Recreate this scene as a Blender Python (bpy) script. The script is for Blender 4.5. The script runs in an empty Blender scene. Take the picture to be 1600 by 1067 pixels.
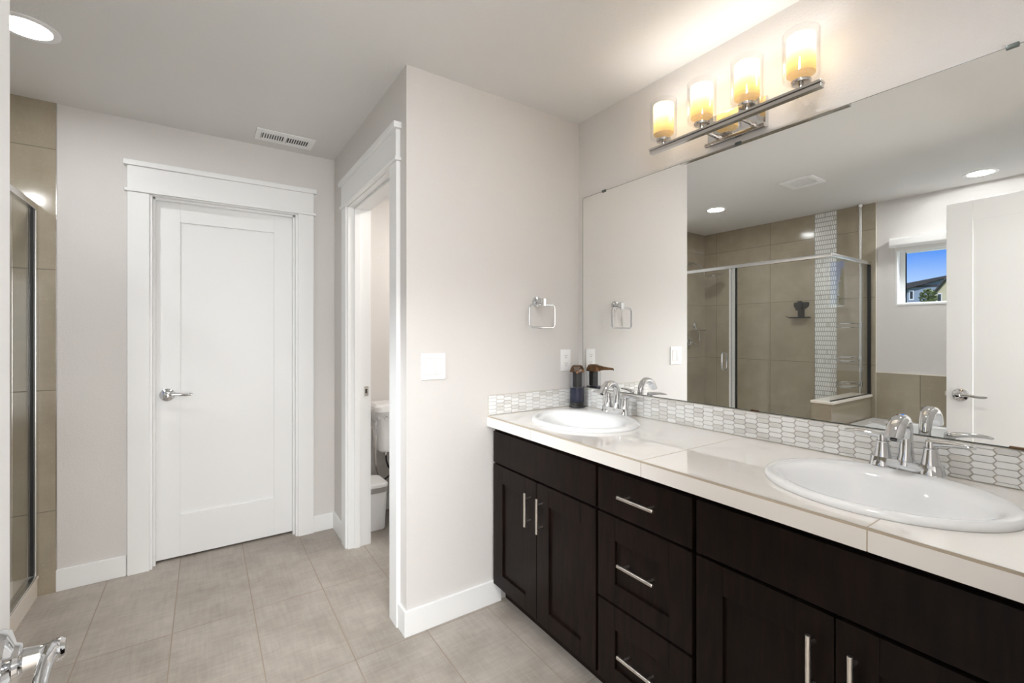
import bpy, bmesh, math, random
from math import sin, cos, pi, radians, sqrt
from mathutils import Vector, Matrix

random.seed(7)
SC = bpy.context.scene
COL = SC.collection

# ------------------------------------------------------------------ camera
cam_d = bpy.data.cameras.new('camera')
cam = bpy.data.objects.new('camera', cam_d)
COL.objects.link(cam)
cam.location = (0, 0, 1.2947)
cam.rotation_euler = (radians(90), 0, -0.5956)
cam_d.sensor_width = 36
cam_d.lens = 706.93 / 1600 * 36
cam_d.shift_y = -0.00865
cam_d.clip_start = 0.02
cam_d.clip_end = 500
SC.camera = cam

# ------------------------------------------------------------------ view, world, lights
SC.view_settings.view_transform = 'Standard'
SC.view_settings.look = 'None'
SC.view_settings.gamma = 1
SC.view_settings.use_curve_mapping = False
SC.view_settings.exposure = 1.33
SC.cycles.use_denoising = True
SC.cycles.caustics_reflective = True
SC.cycles.caustics_refractive = False
SC.cycles.sample_clamp_indirect = 4
SC.cycles.max_bounces = 14
SC.cycles.diffuse_bounces = 6
SC.cycles.glossy_bounces = 6
SC.cycles.transparent_max_bounces = 20

VANITY_W = 0.35         # each of the four bulbs
DOWN_E = 56.0          # recessed downlight lens emission
TOILET_W = 5.0
HALL_W = 20.0
DOORWAY_FILL_W = 37.0

world = bpy.data.worlds.new('world')
SC.world = world
world.use_nodes = True
wn = world.node_tree
wn.nodes.clear()
w_out = wn.nodes.new('ShaderNodeOutputWorld')
w_bg = wn.nodes.new('ShaderNodeBackground')
w_tc = wn.nodes.new('ShaderNodeTexCoord')
w_sx = wn.nodes.new('ShaderNodeSeparateXYZ')
w_rp = wn.nodes.new('ShaderNodeValToRGB')
w_mr = wn.nodes.new('ShaderNodeMapRange')
w_mr.inputs['From Min'].default_value = -0.05
w_mr.inputs['From Max'].default_value = 0.45
wn.links.new(w_tc.outputs['Generated'], w_sx.inputs[0])
wn.links.new(w_sx.outputs['Z'], w_mr.inputs['Value'])
wn.links.new(w_mr.outputs[0], w_rp.inputs[0])
cr = w_rp.color_ramp
cr.elements[0].position = 0.0
cr.elements[0].color = (0.35, 0.36, 0.36, 1)
cr.elements[1].position = 1.0
cr.elements[1].color = (0.06, 0.22, 0.75, 1)
for p_, c_ in ((0.12, (0.72, 0.82, 0.95, 1)), (0.22, (0.50, 0.68, 0.94, 1)), (0.36, (0.10, 0.29, 0.84, 1))):
    e_ = cr.elements.new(p_)
    e_.color = c_
w_bg.inputs['Strength'].default_value = 0.50
wn.links.new(w_rp.outputs[0], w_bg.inputs['Color'])
wn.links.new(w_bg.outputs[0], w_out.inputs['Surface'])

sun_d = bpy.data.lights.new('sun', 'SUN')
sun_d.energy = 1.2
sun_d.angle = radians(0.6)
sun = bpy.data.objects.new('sun', sun_d)
COL.objects.link(sun)
sun.rotation_euler = (radians(12), radians(48), 0)      # shines from the +X side, onto the houses beyond the window


day_d = bpy.data.lights.new('sky_daylight', 'SUN')     # soft light of the open sky on the window side
day_d.energy = 9.0
day_d.angle = radians(38)
day_d.color = (0.94, 0.97, 1.0)
day = bpy.data.objects.new('sky_daylight', day_d)
COL.objects.link(day)
day.rotation_euler = (0, radians(-60), radians(18))


def area_light(name, loc, size, watts, color, shape='DISK', rot=(0, 0, 0), size_y=None):
    d = bpy.data.lights.new(name, 'AREA')
    d.energy = watts
    d.shape = shape
    d.size = size
    if size_y:
        d.size_y = size_y
    d.color = color
    o = bpy.data.objects.new(name, d)
    o.location = loc
    o.rotation_euler = rot
    COL.objects.link(o)
    return o


area_light('toilet_room_lamp', (1.45, 2.45, 2.36), 0.26, TOILET_W, (1.0, 0.96, 0.91))
area_light('hall_fill_lamp', (0.15, -1.1, 2.36), 0.5, HALL_W, (1.0, 0.98, 0.95))  # lamp added in the unseen hall to brighten the bathroom through the doorway
area_light('doorway_fill_light', (0.20, -2.55, 1.10), 1.6, DOORWAY_FILL_W, (0.95, 0.98, 1.0), 'RECTANGLE', (radians(90), 0, 0), 1.9)  # added light panel on a windowless hall wall, fills the room through the doorway

# ------------------------------------------------------------------ dimensions
H = 2.44
XM = 1.697      # mirror wall
XE = 0.711      # partition to the toilet room, face towards the bathroom
YE = 1.852      # towel ring wall
YD = 3.156      # far wall with the closed door
XB = -1.51      # window and shower wall
YN = 0.03       # wall with the entry
CT = 0.90       # counter top
XC = 1.111      # counter front

# ------------------------------------------------------------------ materials


def new_mat(name):
    m = bpy.data.materials.new(name)
    m.use_nodes = True
    nt = m.node_tree
    b = nt.nodes['Principled BSDF']
    return m, nt, b


def N(nt, t, **kw):
    n = nt.nodes.new(t)
    for k, v in kw.items():
        if k in n.inputs:
            n.inputs[k].default_value = v
        else:
            setattr(n, k, v)
    return n


def pmat(name, col, rough=0.5, metal=0.0, spec=0.5, coat=0.0, bump=0.0, bscale=100.0, var=0.0, vscale=3.0):
    m, nt, b = new_mat(name)
    b.inputs['Base Color'].default_value = (*col, 1)
    b.inputs['Roughness'].default_value = rough
    b.inputs['Metallic'].default_value = metal
    b.inputs['Specular IOR Level'].default_value = spec
    b.inputs['Coat Weight'].default_value = coat
    b.inputs['Coat Roughness'].default_value = 0.08
    tc = N(nt, 'ShaderNodeTexCoord')
    if bump:
        no = N(nt, 'ShaderNodeTexNoise', Scale=bscale, Detail=2.0)
        bu = N(nt, 'ShaderNodeBump', Strength=bump, Distance=0.004)
        nt.links.new(tc.outputs['Object'], no.inputs['Vector'])
        nt.links.new(no.outputs['Fac'], bu.inputs['Height'])
        nt.links.new(bu.outputs[0], b.inputs['Normal'])
    if var:
        no = N(nt, 'ShaderNodeTexNoise', Scale=vscale, Detail=4.0)
        mx = N(nt, 'ShaderNodeMixRGB')
        mx.inputs[1].default_value = (*[c * (1 - var) for c in col], 1)
        mx.inputs[2].default_value = (*[min(1, c * (1 + var)) for c in col], 1)
        nt.links.new(tc.outputs['Object'], no.inputs['Vector'])
        nt.links.new(no.outputs['Fac'], mx.inputs[0])
        nt.links.new(mx.outputs[0], b.inputs['Base Color'])
    return m


M = {}
M['paint'] = pmat('wall_paint', (0.700, 0.676, 0.656), 0.75, spec=0.25, bump=0.30, bscale=170)
M['ceiling'] = pmat('ceiling_paint', (0.74, 0.73, 0.715), 0.85, spec=0.2, bump=0.25, bscale=120)
M['trim'] = pmat('white_trim_paint', (0.845, 0.85, 0.85), 0.35, spec=0.4)
M['plate'] = pmat('white_plastic', (0.88, 0.88, 0.88), 0.3)
M['plate_slot'] = pmat('dark_slot', (0.05, 0.05, 0.05), 0.6)
M['porcelain'] = pmat('white_porcelain', (0.92, 0.93, 0.94), 0.06, coat=0.5)
M['chrome'] = pmat('chrome', (0.70, 0.71, 0.725), 0.05, metal=1.0)
M['nickel'] = pmat('brushed_nickel', (0.74, 0.71, 0.67), 0.28, metal=1.0)
M['alu'] = pmat('satin_aluminium', (0.74, 0.74, 0.73), 0.22, metal=1.0)
M['steel'] = pmat('polished_steel', (0.60, 0.58, 0.56), 0.14, metal=1.0)
M['black'] = pmat('black_plastic', (0.014, 0.014, 0.014), 0.35)
M['gasket'] = pmat('black_gasket', (0.012, 0.012, 0.012), 0.5)
M['bronze'] = pmat('bronze_plastic', (0.17, 0.095, 0.052), 0.2, metal=0.9)
M['stone'] = pmat('cream_stone', (0.84, 0.78, 0.70), 0.2, var=0.05, vscale=8)
M['tub'] = pmat('white_acrylic', (0.85, 0.86, 0.86), 0.12, coat=0.3)
M['grout'] = pmat('beige_grout', (0.50, 0.43, 0.34), 0.8)
M['grout_grey'] = pmat('grey_grout', (0.60, 0.56, 0.50), 0.8)
M['grout_dark'] = pmat('dark_grey_grout', (0.34, 0.325, 0.29), 0.8)
M['counter'] = pmat('cream_polished_tile', (0.88, 0.85, 0.815), 0.03, spec=0.8, coat=0.5, var=0.02, vscale=5)
M['hexwhite'] = pmat('white_glass_picket', (0.86, 0.86, 0.85), 0.12, coat=0.5)
M['hexgrey'] = pmat('pale_grey_glass_picket', (0.72, 0.71, 0.685), 0.12, coat=0.5)
M['mirror'] = pmat('mirror_silver', (0.955, 0.965, 0.955), 0.0, metal=1.0)
M['mirror_edge'] = pmat('mirror_edge', (0.10, 0.12, 0.11), 0.2)
M['soap'] = pmat('blue_soap', (0.012, 0.015, 0.042), 0.15)
M['shade'] = pmat('shade_fabric', (0.82, 0.81, 0.79), 0.7)
M['bag'] = pmat('grey_bin_liner', (0.35, 0.33, 0.32), 0.4)
M['rubber_hose'] = pmat('dark_hose', (0.04, 0.04, 0.04), 0.4)
M['blue_siding'] = pmat('blue_grey_siding', (0.30, 0.36, 0.43), 0.7, var=0.04)
M['cream_siding'] = pmat('cream_siding', (0.62, 0.54, 0.36), 0.7, var=0.04)
M['shingle'] = pmat('dark_shingle', (0.060, 0.058, 0.056), 0.9, var=0.3, vscale=20)
M['leaf'] = pmat('green_foliage', (0.10, 0.13, 0.035), 0.8, var=0.4, vscale=4)
M['bark'] = pmat('bark', (0.09, 0.06, 0.04), 0.9)
M['lawn'] = pmat('lawn', (0.10, 0.13, 0.06), 0.9, var=0.2)
M['houseglass'] = pmat('dark_window_glass', (0.03, 0.035, 0.04), 0.1)
M['carpet'] = pmat('beige_carpet', (0.45, 0.40, 0.35), 0.95, bump=0.3, bscale=300)


def emit_mat(name, col, s):
    m = bpy.data.materials.new(name)
    m.use_nodes = True
    nt = m.node_tree
    nt.nodes.clear()
    o = nt.nodes.new('ShaderNodeOutputMaterial')
    e = nt.nodes.new('ShaderNodeEmission')
    e.inputs[0].default_value = (*col, 1)
    e.inputs[1].default_value = s
    nt.links.new(e.outputs[0], o.inputs[0])
    return m


M['lens'] = emit_mat('lit_lens', (0.975, 0.99, 1.0), DOWN_E)
M['lens_fill'] = emit_mat('lit_lens_unseen_fill', (0.975, 0.99, 1.0), DOWN_E * 1.05)  # lens of the added downlight that stays out of view
M['lens_tub'] = emit_mat('lit_lens_over_tub', (0.975, 0.99, 1.0), DOWN_E * 1.8)


def thin_glass(name, tint, ior=1.5, boost=1.0, rough=0.0):
    m = bpy.data.materials.new(name)
    m.use_nodes = True
    nt = m.node_tree
    nt.nodes.clear()
    o = nt.nodes.new('ShaderNodeOutputMaterial')
    t = N(nt, 'ShaderNodeBsdfTransparent')
    t.inputs[0].default_value = (*tint, 1)
    g = N(nt, 'ShaderNodeBsdfGlossy')
    g.inputs['Roughness'].default_value = rough
    lw = N(nt, 'ShaderNodeLayerWeight', Blend=0.5)
    f = N(nt, 'ShaderNodeMath', operation='POWER')
    f.inputs[1].default_value = 5.0
    nt.links.new(lw.outputs['Facing'], f.inputs[0])
    mu = N(nt, 'ShaderNodeMath', operation='MULTIPLY_ADD')
    mu.inputs[1].default_value = 0.9 * boost
    mu.inputs[2].default_value = 0.035 * boost
    mu.use_clamp = True
    mx = nt.nodes.new('ShaderNodeMixShader')
    nt.links.new(f.outputs[0], mu.inputs[0])
    nt.links.new(mu.outputs[0], mx.inputs[0])
    nt.links.new(t.outputs[0], mx.inputs[1])
    nt.links.new(g.outputs[0], mx.inputs[2])
    nt.links.new(mx.outputs[0], o.inputs[0])
    return m


M['glass'] = thin_glass('shower_glass', (0.985, 0.992, 0.988), boost=0.75)
M['lampglass'] = thin_glass('clear_lamp_glass', (0.985, 0.985, 0.985), boost=0.9)
M['clear'] = thin_glass('clear_plastic', (0.93, 0.94, 0.96))
M['pane'] = thin_glass('window_pane', (0.97, 0.98, 0.98), boost=0.5)


def sleeve_mat():
    m = bpy.data.materials.new('amber_candle_glass')
    m.use_nodes = True
    nt = m.node_tree
    nt.nodes.clear()
    o = nt.nodes.new('ShaderNodeOutputMaterial')
    tl = N(nt, 'ShaderNodeBsdfTranslucent')
    tl.inputs[0].default_value = (0.80, 0.545, 0.205, 1)
    tr = N(nt, 'ShaderNodeBsdfTransparent')
    tr.inputs[0].default_value = (1.0, 0.985, 0.96, 1)
    mx = nt.nodes.new('ShaderNodeMixShader')
    mx.inputs[0].default_value = 0.25
    nt.links.new(tl.outputs[0], mx.inputs[1])
    nt.links.new(tr.outputs[0], mx.inputs[2])
    nt.links.new(mx.outputs[0], o.inputs[0])
    return m


M['sleeve'] = sleeve_mat()


def wood_mat():
    m, nt, b = new_mat('espresso_wood')
    b.inputs['Roughness'].default_value = 0.36
    b.inputs['Specular IOR Level'].default_value = 0.11
    tc = N(nt, 'ShaderNodeTexCoord')
    mp = N(nt, 'ShaderNodeMapping')
    mp.inputs['Scale'].default_value = (3, 14, 1.6)
    no = N(nt, 'ShaderNodeTexNoise', Scale=5.0, Detail=6.0, Roughness=0.65)
    rp = nt.nodes.new('ShaderNodeValToRGB')
    rp.color_ramp.elements[0].position = 0.3
    rp.color_ramp.elements[0].color = (0.0050, 0.0036, 0.0033, 1)
    rp.color_ramp.elements[1].position = 0.75
    rp.color_ramp.elements[1].color = (0.0170, 0.0092, 0.0070, 1)
    nt.links.new(tc.outputs['Object'], mp.inputs[0])
    nt.links.new(mp.outputs[0], no.inputs['Vector'])
    nt.links.new(no.outputs['Fac'], rp.inputs[0])
    nt.links.new(rp.outputs[0], b.inputs['Base Color'])
    bu = N(nt, 'ShaderNodeBump', Strength=0.05, Distance=0.002)
    nt.links.new(no.outputs['Fac'], bu.inputs['Height'])
    nt.links.new(bu.outputs[0], b.inputs['Normal'])
    return m


M['wood'] = wood_mat()


def tile_mat(name, c1, c2, mortar, bw, rh, off, axes, rough, weave=0.25, fleck=0.0, msize=0.0025, vmax=None):
    """grid of stacked tiles; axes picks the two object axes the tiles lie in"""
    m, nt, b = new_mat(name)
    b.inputs['Roughness'].default_value = rough
    tc = N(nt, 'ShaderNodeTexCoord')
    sp = N(nt, 'ShaderNodeSeparateXYZ')
    cb = N(nt, 'ShaderNodeCombineXYZ')
    nt.links.new(tc.outputs['Object'], sp.inputs[0])
    for i, a in enumerate(axes):
        ad = N(nt, 'ShaderNodeMath', operation='SUBTRACT')
        ad.inputs[1].default_value = off[i]
        nt.links.new(sp.outputs[a], ad.inputs[0])
        nt.links.new(ad.outputs[0], cb.inputs[i])
    br = N(nt, 'ShaderNodeTexBrick', Scale=1.0)
    br.offset = 0.0
    br.squash = 1.0
    br.inputs['Color1'].default_value = (0, 0, 0, 1)
    br.inputs['Color2'].default_value = (1, 1, 1, 1)
    br.inputs['Mortar'].default_value = (0.5, 0.5, 0.5, 1)
    br.inputs['Mortar Size'].default_value = msize
    br.inputs['Mortar Smooth'].default_value = 0.1
    br.inputs['Brick Width'].default_value = bw
    br.inputs['Row Height'].default_value = rh
    if vmax is None:
        nt.links.new(cb.outputs[0], br.inputs['Vector'])
    else:                                   # the last row runs on uncut to the wall
        mn = N(nt, 'ShaderNodeVectorMath', operation='MINIMUM')
        mn.inputs[1].default_value = (1e4, vmax, 1e4)
        nt.links.new(cb.outputs[0], mn.inputs[0])
        nt.links.new(mn.outputs[0], br.inputs['Vector'])
    # cloth-like streaks in both directions plus clouds
    facs = []
    for sc in ((6, 70, 1), (70, 6, 1)):
        mp = N(nt, 'ShaderNodeMapping')
        mp.inputs['Scale'].default_value = sc
        no = N(nt, 'ShaderNodeTexNoise', Scale=1.0, Detail=5.0, Roughness=0.7)
        nt.links.new(cb.outputs[0], mp.inputs[0])
        nt.links.new(mp.outputs[0], no.inputs['Vector'])
        facs.append(no)
    cl = N(nt, 'ShaderNodeTexNoise', Scale=5.0, Detail=6.0, Roughness=0.6)
    nt.links.new(cb.outputs[0], cl.inputs['Vector'])
    a1 = N(nt, 'ShaderNodeMath', operation='ADD')
    nt.links.new(facs[0].outputs['Fac'], a1.inputs[0])
    nt.links.new(facs[1].outputs['Fac'], a1.inputs[1])
    a2 = N(nt, 'ShaderNodeMath', operation='MULTIPLY_ADD')
    a2.inputs[1].default_value = weave
    nt.links.new(a1.outputs[0], a2.inputs[0])
    nt.links.new(cl.outputs['Fac'], a2.inputs[2])
    a3 = N(nt, 'ShaderNodeMath', operation='MULTIPLY_ADD')
    a3.inputs[1].default_value = 0.12
    nt.links.new(br.outputs['Color'], a3.inputs[0])
    nt.links.new(a2.outputs[0], a3.inputs[2])
    mr = N(nt, 'ShaderNodeMapRange')
    lo = weave + 0.06 + 0.5
    mr.inputs['From Min'].default_value = lo - 0.28
    mr.inputs['From Max'].default_value = lo + 0.28
    nt.links.new(a3.outputs[0], mr.inputs['Value'])
    mx = N(nt, 'ShaderNodeMixRGB')
    mx.inputs[1].default_value = (*c1, 1)
    mx.inputs[2].default_value = (*c2, 1)
    nt.links.new(mr.outputs[0], mx.inputs[0])
    last = mx
    if fleck:
        vn = N(nt, 'ShaderNodeTexNoise', Scale=160.0, Detail=1.0)
        nt.links.new(cb.outputs[0], vn.inputs['Vector'])
        gt = N(nt, 'ShaderNodeMath', operation='GREATER_THAN')
        gt.inputs[1].default_value = 0.74
        nt.links.new(vn.outputs['Fac'], gt.inputs[0])
        ml = N(nt, 'ShaderNodeMath', operation='MULTIPLY')
        ml.inputs[1].default_value = fleck
        nt.links.new(gt.outputs[0], ml.inputs[0])
        m3 = N(nt, 'ShaderNodeMixRGB')
        m3.inputs[2].default_value = (*[min(1, c * 2.2) for c in c2], 1)
        nt.links.new(ml.outputs[0], m3.inputs[0])
        nt.links.new(last.outputs[0], m3.inputs[1])
        last = m3
    m2 = N(nt, 'ShaderNodeMixRGB')
    m2.inputs[2].default_value = (*mortar, 1)
    nt.links.new(br.outputs['Fac'], m2.inputs[0])
    nt.links.new(last.outputs[0], m2.inputs[1])
    nt.links.new(m2.outputs[0], b.inputs['Base Color'])
    rr = N(nt, 'ShaderNodeMapRange')
    rr.inputs['To Min'].default_value = rough
    rr.inputs['To Max'].default_value = 0.9
    nt.links.new(br.outputs['Fac'], rr.inputs['Value'])
    nt.links.new(rr.outputs[0], b.inputs['Roughness'])
    bu = N(nt, 'ShaderNodeBump', Strength=0.4, Distance=0.0015)
    bu.invert = True
    nt.links.new(br.outputs['Fac'], bu.inputs['Height'])
    nt.links.new(bu.outputs[0], b.inputs['Normal'])
    return m


M['floor'] = tile_mat('taupe_floor_tile', (0.280, 0.243, 0.207), (0.460, 0.415, 0.368), (0.32, 0.265, 0.21),
                      0.305, 0.60, (0.187, 1.83), ('X', 'Y'), 0.42, weave=0.45, msize=0.0022, vmax=1.10)
T1, T2, TM = (0.325, 0.278, 0.208), (0.425, 0.368, 0.280), (0.205, 0.178, 0.136)
M['tile_y'] = tile_mat('taupe_wall_tile_far', T1, T2, TM, 0.60, 0.60, (-1.51, 0.408), ('X', 'Z'), 0.10, weave=0.2, fleck=0.35)
M['tile_x'] = tile_mat('taupe_wall_tile_side', T1, T2, TM, 0.60, 0.60, (1.80, 0.408), ('Y', 'Z'), 0.10, weave=0.2, fleck=0.35)

# ------------------------------------------------------------------ mesh helpers


class MB:
    """collects shapes (world coordinates) for ONE mesh object; several materials by slot"""

    def __init__(self):
        self.bm = bmesh.new()
        self.mi = 0

    def _tag(self, faces):
        for f in faces:
            f.material_index = self.mi

    def box(self, x0, x1, y0, y1, z0, z1, bev=0.0, seg=2):
        x0, x1 = min(x0, x1), max(x0, x1)
        y0, y1 = min(y0, y1), max(y0, y1)
        z0, z1 = min(z0, z1), max(z0, z1)
        r = bmesh.ops.create_cube(self.bm, size=1.0)
        vs = r['verts']
        for v in vs:
            v.co = Vector((x0 + (v.co.x + .5) * (x1 - x0), y0 + (v.co.y + .5) * (y1 - y0), z0 + (v.co.z + .5) * (z1 - z0)))
        fs = set(f for v in vs for f in v.link_faces)
        self._tag(fs)
        if bev:
            es = set(e for v in vs for e in v.link_edges)
            r = bmesh.ops.bevel(self.bm, geom=list(es), offset=bev, segments=seg, affect='EDGES', profile=0.5)
            self._tag(r['faces'])
        return self

    def grid(self, rows, close=True, cap0=False, cap1=False):
        """rows of points -> quads; close joins last column to the first"""
        vr = [[self.bm.verts.new(p) for p in row] for row in rows]
        n = len(rows[0])
        fs = []
        for i in range(len(vr) - 1):
            for j in range(n if close else n - 1):
                k = (j + 1) % n
                try:
                    fs.append(self.bm.faces.new((vr[i][j], vr[i][k], vr[i + 1][k], vr[i + 1][j])))
                except ValueError:
                    pass
        if cap0:
            fs.append(self.bm.faces.new(list(reversed(vr[0]))))
        if cap1:
            fs.append(self.bm.faces.new(vr[-1]))
        self._tag(fs)
        return self

    def lathe(self, c, prof, axis='Z', n=32, sx=1.0, sy=1.0, cap=(True, True), dirv=None):
        """prof: list of (radius, height along the axis)"""
        c = Vector(c)
        if dirv is not None:
            w = Vector(dirv).normalized()
        else:
            w = {'X': Vector((1, 0, 0)), 'Y': Vector((0, 1, 0)), 'Z': Vector((0, 0, 1))}[axis]
        if axis == 'Z' and dirv is None:
            u, v = Vector((1, 0, 0)), Vector((0, 1, 0))
        else:
            u = w.orthogonal().normalized()
            v = w.cross(u)
        rows = []
        for r, h in prof:
            rows.append([c + w * h + u * (r * sx * cos(2 * pi * j / n)) + v * (r * sy * sin(2 * pi * j / n)) for j in range(n)])
        return self.grid(rows, True, cap[0], cap[1])

    def cyl(self, a, b, r, r2=None, n=20):
        a, b = Vector(a), Vector(b)
        L = (b - a).length
        return self.lathe(a, [(r, 0), (r if r2 is None else r2, L)], dirv=b - a, n=n)

    def tube(self, pts, rad, n=10, cap=True, flat=None, up=(0, 0, 1)):
        """sweep of an ellipse; rad may be a list; flat: list/number squashing the 'up' radius"""
        P = [Vector(p) for p in pts]
        R = rad if isinstance(rad, (list, tuple)) else [rad] * len(P)
        Fl = flat if isinstance(flat, (list, tuple)) else [1.0 if flat is None else flat] * len(P)
        rows = []
        prev = None
        for i, p in enumerate(P):
            t = (P[min(i + 1, len(P) - 1)] - P[max(i - 1, 0)]).normalized()
            if prev is None:
                u = Vector(up)
                if abs(u.dot(t)) > 0.95:
                    u = Vector((1, 0, 0)) if abs(t.x) < 0.9 else Vector((0, 1, 0))
                u = (u - t * u.dot(t)).normalized()
            else:
                u = (prev - t * prev.dot(t)).normalized()
            prev = u
            s = t.cross(u)
            rows.append([p + s * (R[i] * cos(2 * pi * j / n)) + u * (R[i] * Fl[i] * sin(2 * pi * j / n)) for j in range(n)])
        return self.grid(rows, True, cap, cap)

    def loop_tube(self, pts, r, n=8):
        P = [Vector(p) for p in pts]
        K = len(P)
        nrm = Vector((0, 0, 0))
        for i in range(K):
            nrm += P[i].cross(P[(i + 1) % K])
        nrm.normalize()
        rows = []
        for i in range(K):
            t = (P[(i + 1) % K] - P[i - 1]).normalized()
            s = t.cross(nrm)
            rows.append([P[i] + s * (r * cos(2 * pi * j / n)) + nrm * (r * sin(2 * pi * j / n)) for j in range(n)])
        rows.append(rows[0])
        return self.grid(rows, True)

    def prism(self, pts, d, bev=0.0):
        """polygon pts extruded by vector d"""
        a = [self.bm.verts.new(p) for p in pts]
        b = [self.bm.verts.new(Vector(p) + Vector(d)) for p in pts]
        n = len(a)
        fs = [self.bm.faces.new(list(reversed(a))), self.bm.faces.new(b)]
        for i in range(n):
            fs.append(self.bm.faces.new((a[i], a[(i + 1) % n], b[(i + 1) % n], b[i])))
        self._tag(fs)
        if bev:
            es = set(e for f in fs for e in f.edges)
            r = bmesh.ops.bevel(self.bm, geom=list(es), offset=bev, segments=2, affect='EDGES')
            self._tag(r['faces'])
        return self

    def build(self, name, mats, parent=None, smooth=True, angle=35, weld=True):
        if not isinstance(mats, (list, tuple)):
            mats = [mats]
        if weld:
            bmesh.ops.remove_doubles(self.bm, verts=self.bm.verts, dist=1e-6)
        bmesh.ops.recalc_face_normals(self.bm, faces=self.bm.faces)
        me = bpy.data.meshes.new(name)
        self.bm.to_mesh(me)
        self.bm.free()
        for m in mats:
            me.materials.append(m)
        if smooth:
            for p in me.polygons:
                p.use_smooth = True
            me.set_sharp_from_angle(angle=radians(angle))
        o = bpy.data.objects.new(name, me)
        COL.objects.link(o)
        if smooth:
            wm = o.modifiers.new('weighted_normal', 'WEIGHTED_NORMAL')
            wm.keep_sharp = True
        if parent is not None:
            o.parent = parent
            L = Vector((0, 0, 0))
            q = parent
            while q is not None:
                L += q.location
                q = q.parent
            me.transform(Matrix.Translation(-L))
        return o


def tag(o, label=None, cat=None, group=None, kind=None):
    if label:
        o['label'] = label
    if cat:
        o['category'] = cat
    if group:
        o['group'] = group
    if kind:
        o['kind'] = kind
    return o


def thing(name, label, cat, loc, group=None):
    o = bpy.data.objects.new(name, None)
    COL.objects.link(o)
    o.location = loc
    o.empty_display_size = 0.05
    return tag(o, label, cat, group)


def struct(name, mb, mats, label, cat, parent=None, **kw):
    o = mb.build(name, mats, parent, **kw)
    if parent is None:
        tag(o, label, cat, kind='structure')
    return o


def copy_tree(o, parent=None):
    c = o.copy()
    COL.objects.link(c)
    if parent is not None:
        c.parent = parent
    for ch in [x for x in bpy.data.objects if x.parent == o]:
        copy_tree(ch, c)
    return c


def move_copy(src, loc, label):
    c = copy_tree(src)
    c.location = loc
    c['label'] = label
    return c


def rrect(cx, cy, hx, hy, r, n=6):
    """rounded rectangle, list of (x, y)"""
    pts = []
    for qx, qy, a0 in ((1, 1, 0), (-1, 1, 90), (-1, -1, 180), (1, -1, 270)):
        for i in range(n + 1):
            a = radians(a0 + 90 * i / n)
            pts.append((cx + qx * (hx - r) + r * cos(a), cy + qy * (hy - r) + r * sin(a)))
    return pts


# ------------------------------------------------------------------ room shell
mb = MB().box(XB - .12, 1.88, -.09, 3.42, -.10, 0)
struct('floor', mb, M['floor'], 'taupe rectangular floor tiles with brown grout lines', 'floor', smooth=False)
mb = MB().box(XB - .12, 1.88, -.09, 3.42, H, H + .08)
struct('ceiling', mb, M['ceiling'], 'plain painted ceiling over the bathroom', 'ceiling', smooth=False)

mb = MB().box(XM, XM + .11, YN - .12, YE + .118, 0, H)
struct('wall_right', mb, M['paint'], 'pale wall behind the mirror and the vanity light', 'wall', smooth=False)
mb = MB().box(XE, XM, YE, YE + .118, 0, H)
struct('wall_end', mb, M['paint'], 'pale wall holding the towel ring and the light switch', 'wall', smooth=False)
OY0, OY1 = 2.028, 2.785                         # opening to the toilet room
mb = MB()
mb.box(XE, XE + .114, YE + .118, OY0 - .018, 0, H).box(XE, XE + .114, OY1 + .018, YD, 0, H).box(XE, XE + .114, OY0 - .018, OY1 + .018, 2.063, H)
struct('wall_partition', mb, M['paint'], 'pale wall with the opening to the toilet room', 'wall', smooth=False)
DX0, DX1 = -.240, .475                          # closet door opening
mb = MB()
mb.box(XB - .12, DX0 - .018, YD, YD + .25, 0, H).box(DX1 + .018, XE + .114, YD, YD + .25, 0, H).box(DX0 - .018, DX1 + .018, YD, YD + .25, 2.063, H)
mb.box(DX0 - .018, DX1 + .018, YD + .14, YD + .25, 0, 2.063)
struct('wall_far', mb, M['paint'], 'pale wall around the closed white door', 'wall', smooth=False)
WY0, WY1, WZ0, WZ1 = .50, 1.364, 1.53, 2.02     # window hole
mb = MB()
mb.box(XB - .12, XB, YN - .12, WY0, 0, H).box(XB - .12, XB, WY1, YD, 0, H)
mb.box(XB - .12, XB, WY0, WY1, 0, WZ0).box(XB - .12, XB, WY0, WY1, WZ1, H)
struct('wall_left', mb, M['paint'], 'white painted wall with the small window above the tub', 'wall', smooth=False)
EX0, EX1 = -.135, .66                           # entry opening
mb = MB()
mb.box(XB, EX0, YN - .12, YN, 0, H).box(EX1, XM, YN - .12, YN, 0, H).box(EX0, EX1, YN - .12, YN, 2.06, H)
struct('wall_near', mb, M['paint'], 'wall with the entry doorway behind the viewer', 'wall', smooth=False)
# toilet room shell
mb = MB().box(1.77, 1.88, YE + .118, 3.42, 0, H)
struct('wall_toilet_right', mb, M['paint'], 'warm white side wall of the toilet room', 'wall', smooth=False)
mb = MB().box(XE + .114, 1.77, 3.27, 3.42, 0, H)
struct('wall_toilet_far', mb, M['paint'], 'warm white wall behind the toilet', 'wall', smooth=False)
# hall outside the entry doorway
mb = MB().box(-1.3, 1.5, -2.6, -.09, -.10, -.002)
struct('floor_hall', mb, M['carpet'], 'beige carpet of the hall outside the entry', 'floor', smooth=False)
mb = MB().box(-1.3, 1.5, -2.6, -.09, H, H + .08)
struct('ceiling_hall', mb, M['ceiling'], 'ceiling of the hall outside the entry', 'ceiling', smooth=False)
mb = MB().box(-1.4, -1.3, -2.7, -.09, 0, H).box(1.5, 1.6, -2.7, -.09, 0, H).box(-1.3, 1.5, -2.7, -2.6, 0, H)
struct('wall_hall', mb, M['paint'], 'pale walls of the hall outside the entry', 'wall', smooth=False)

# baseboards
BH = .109


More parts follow.
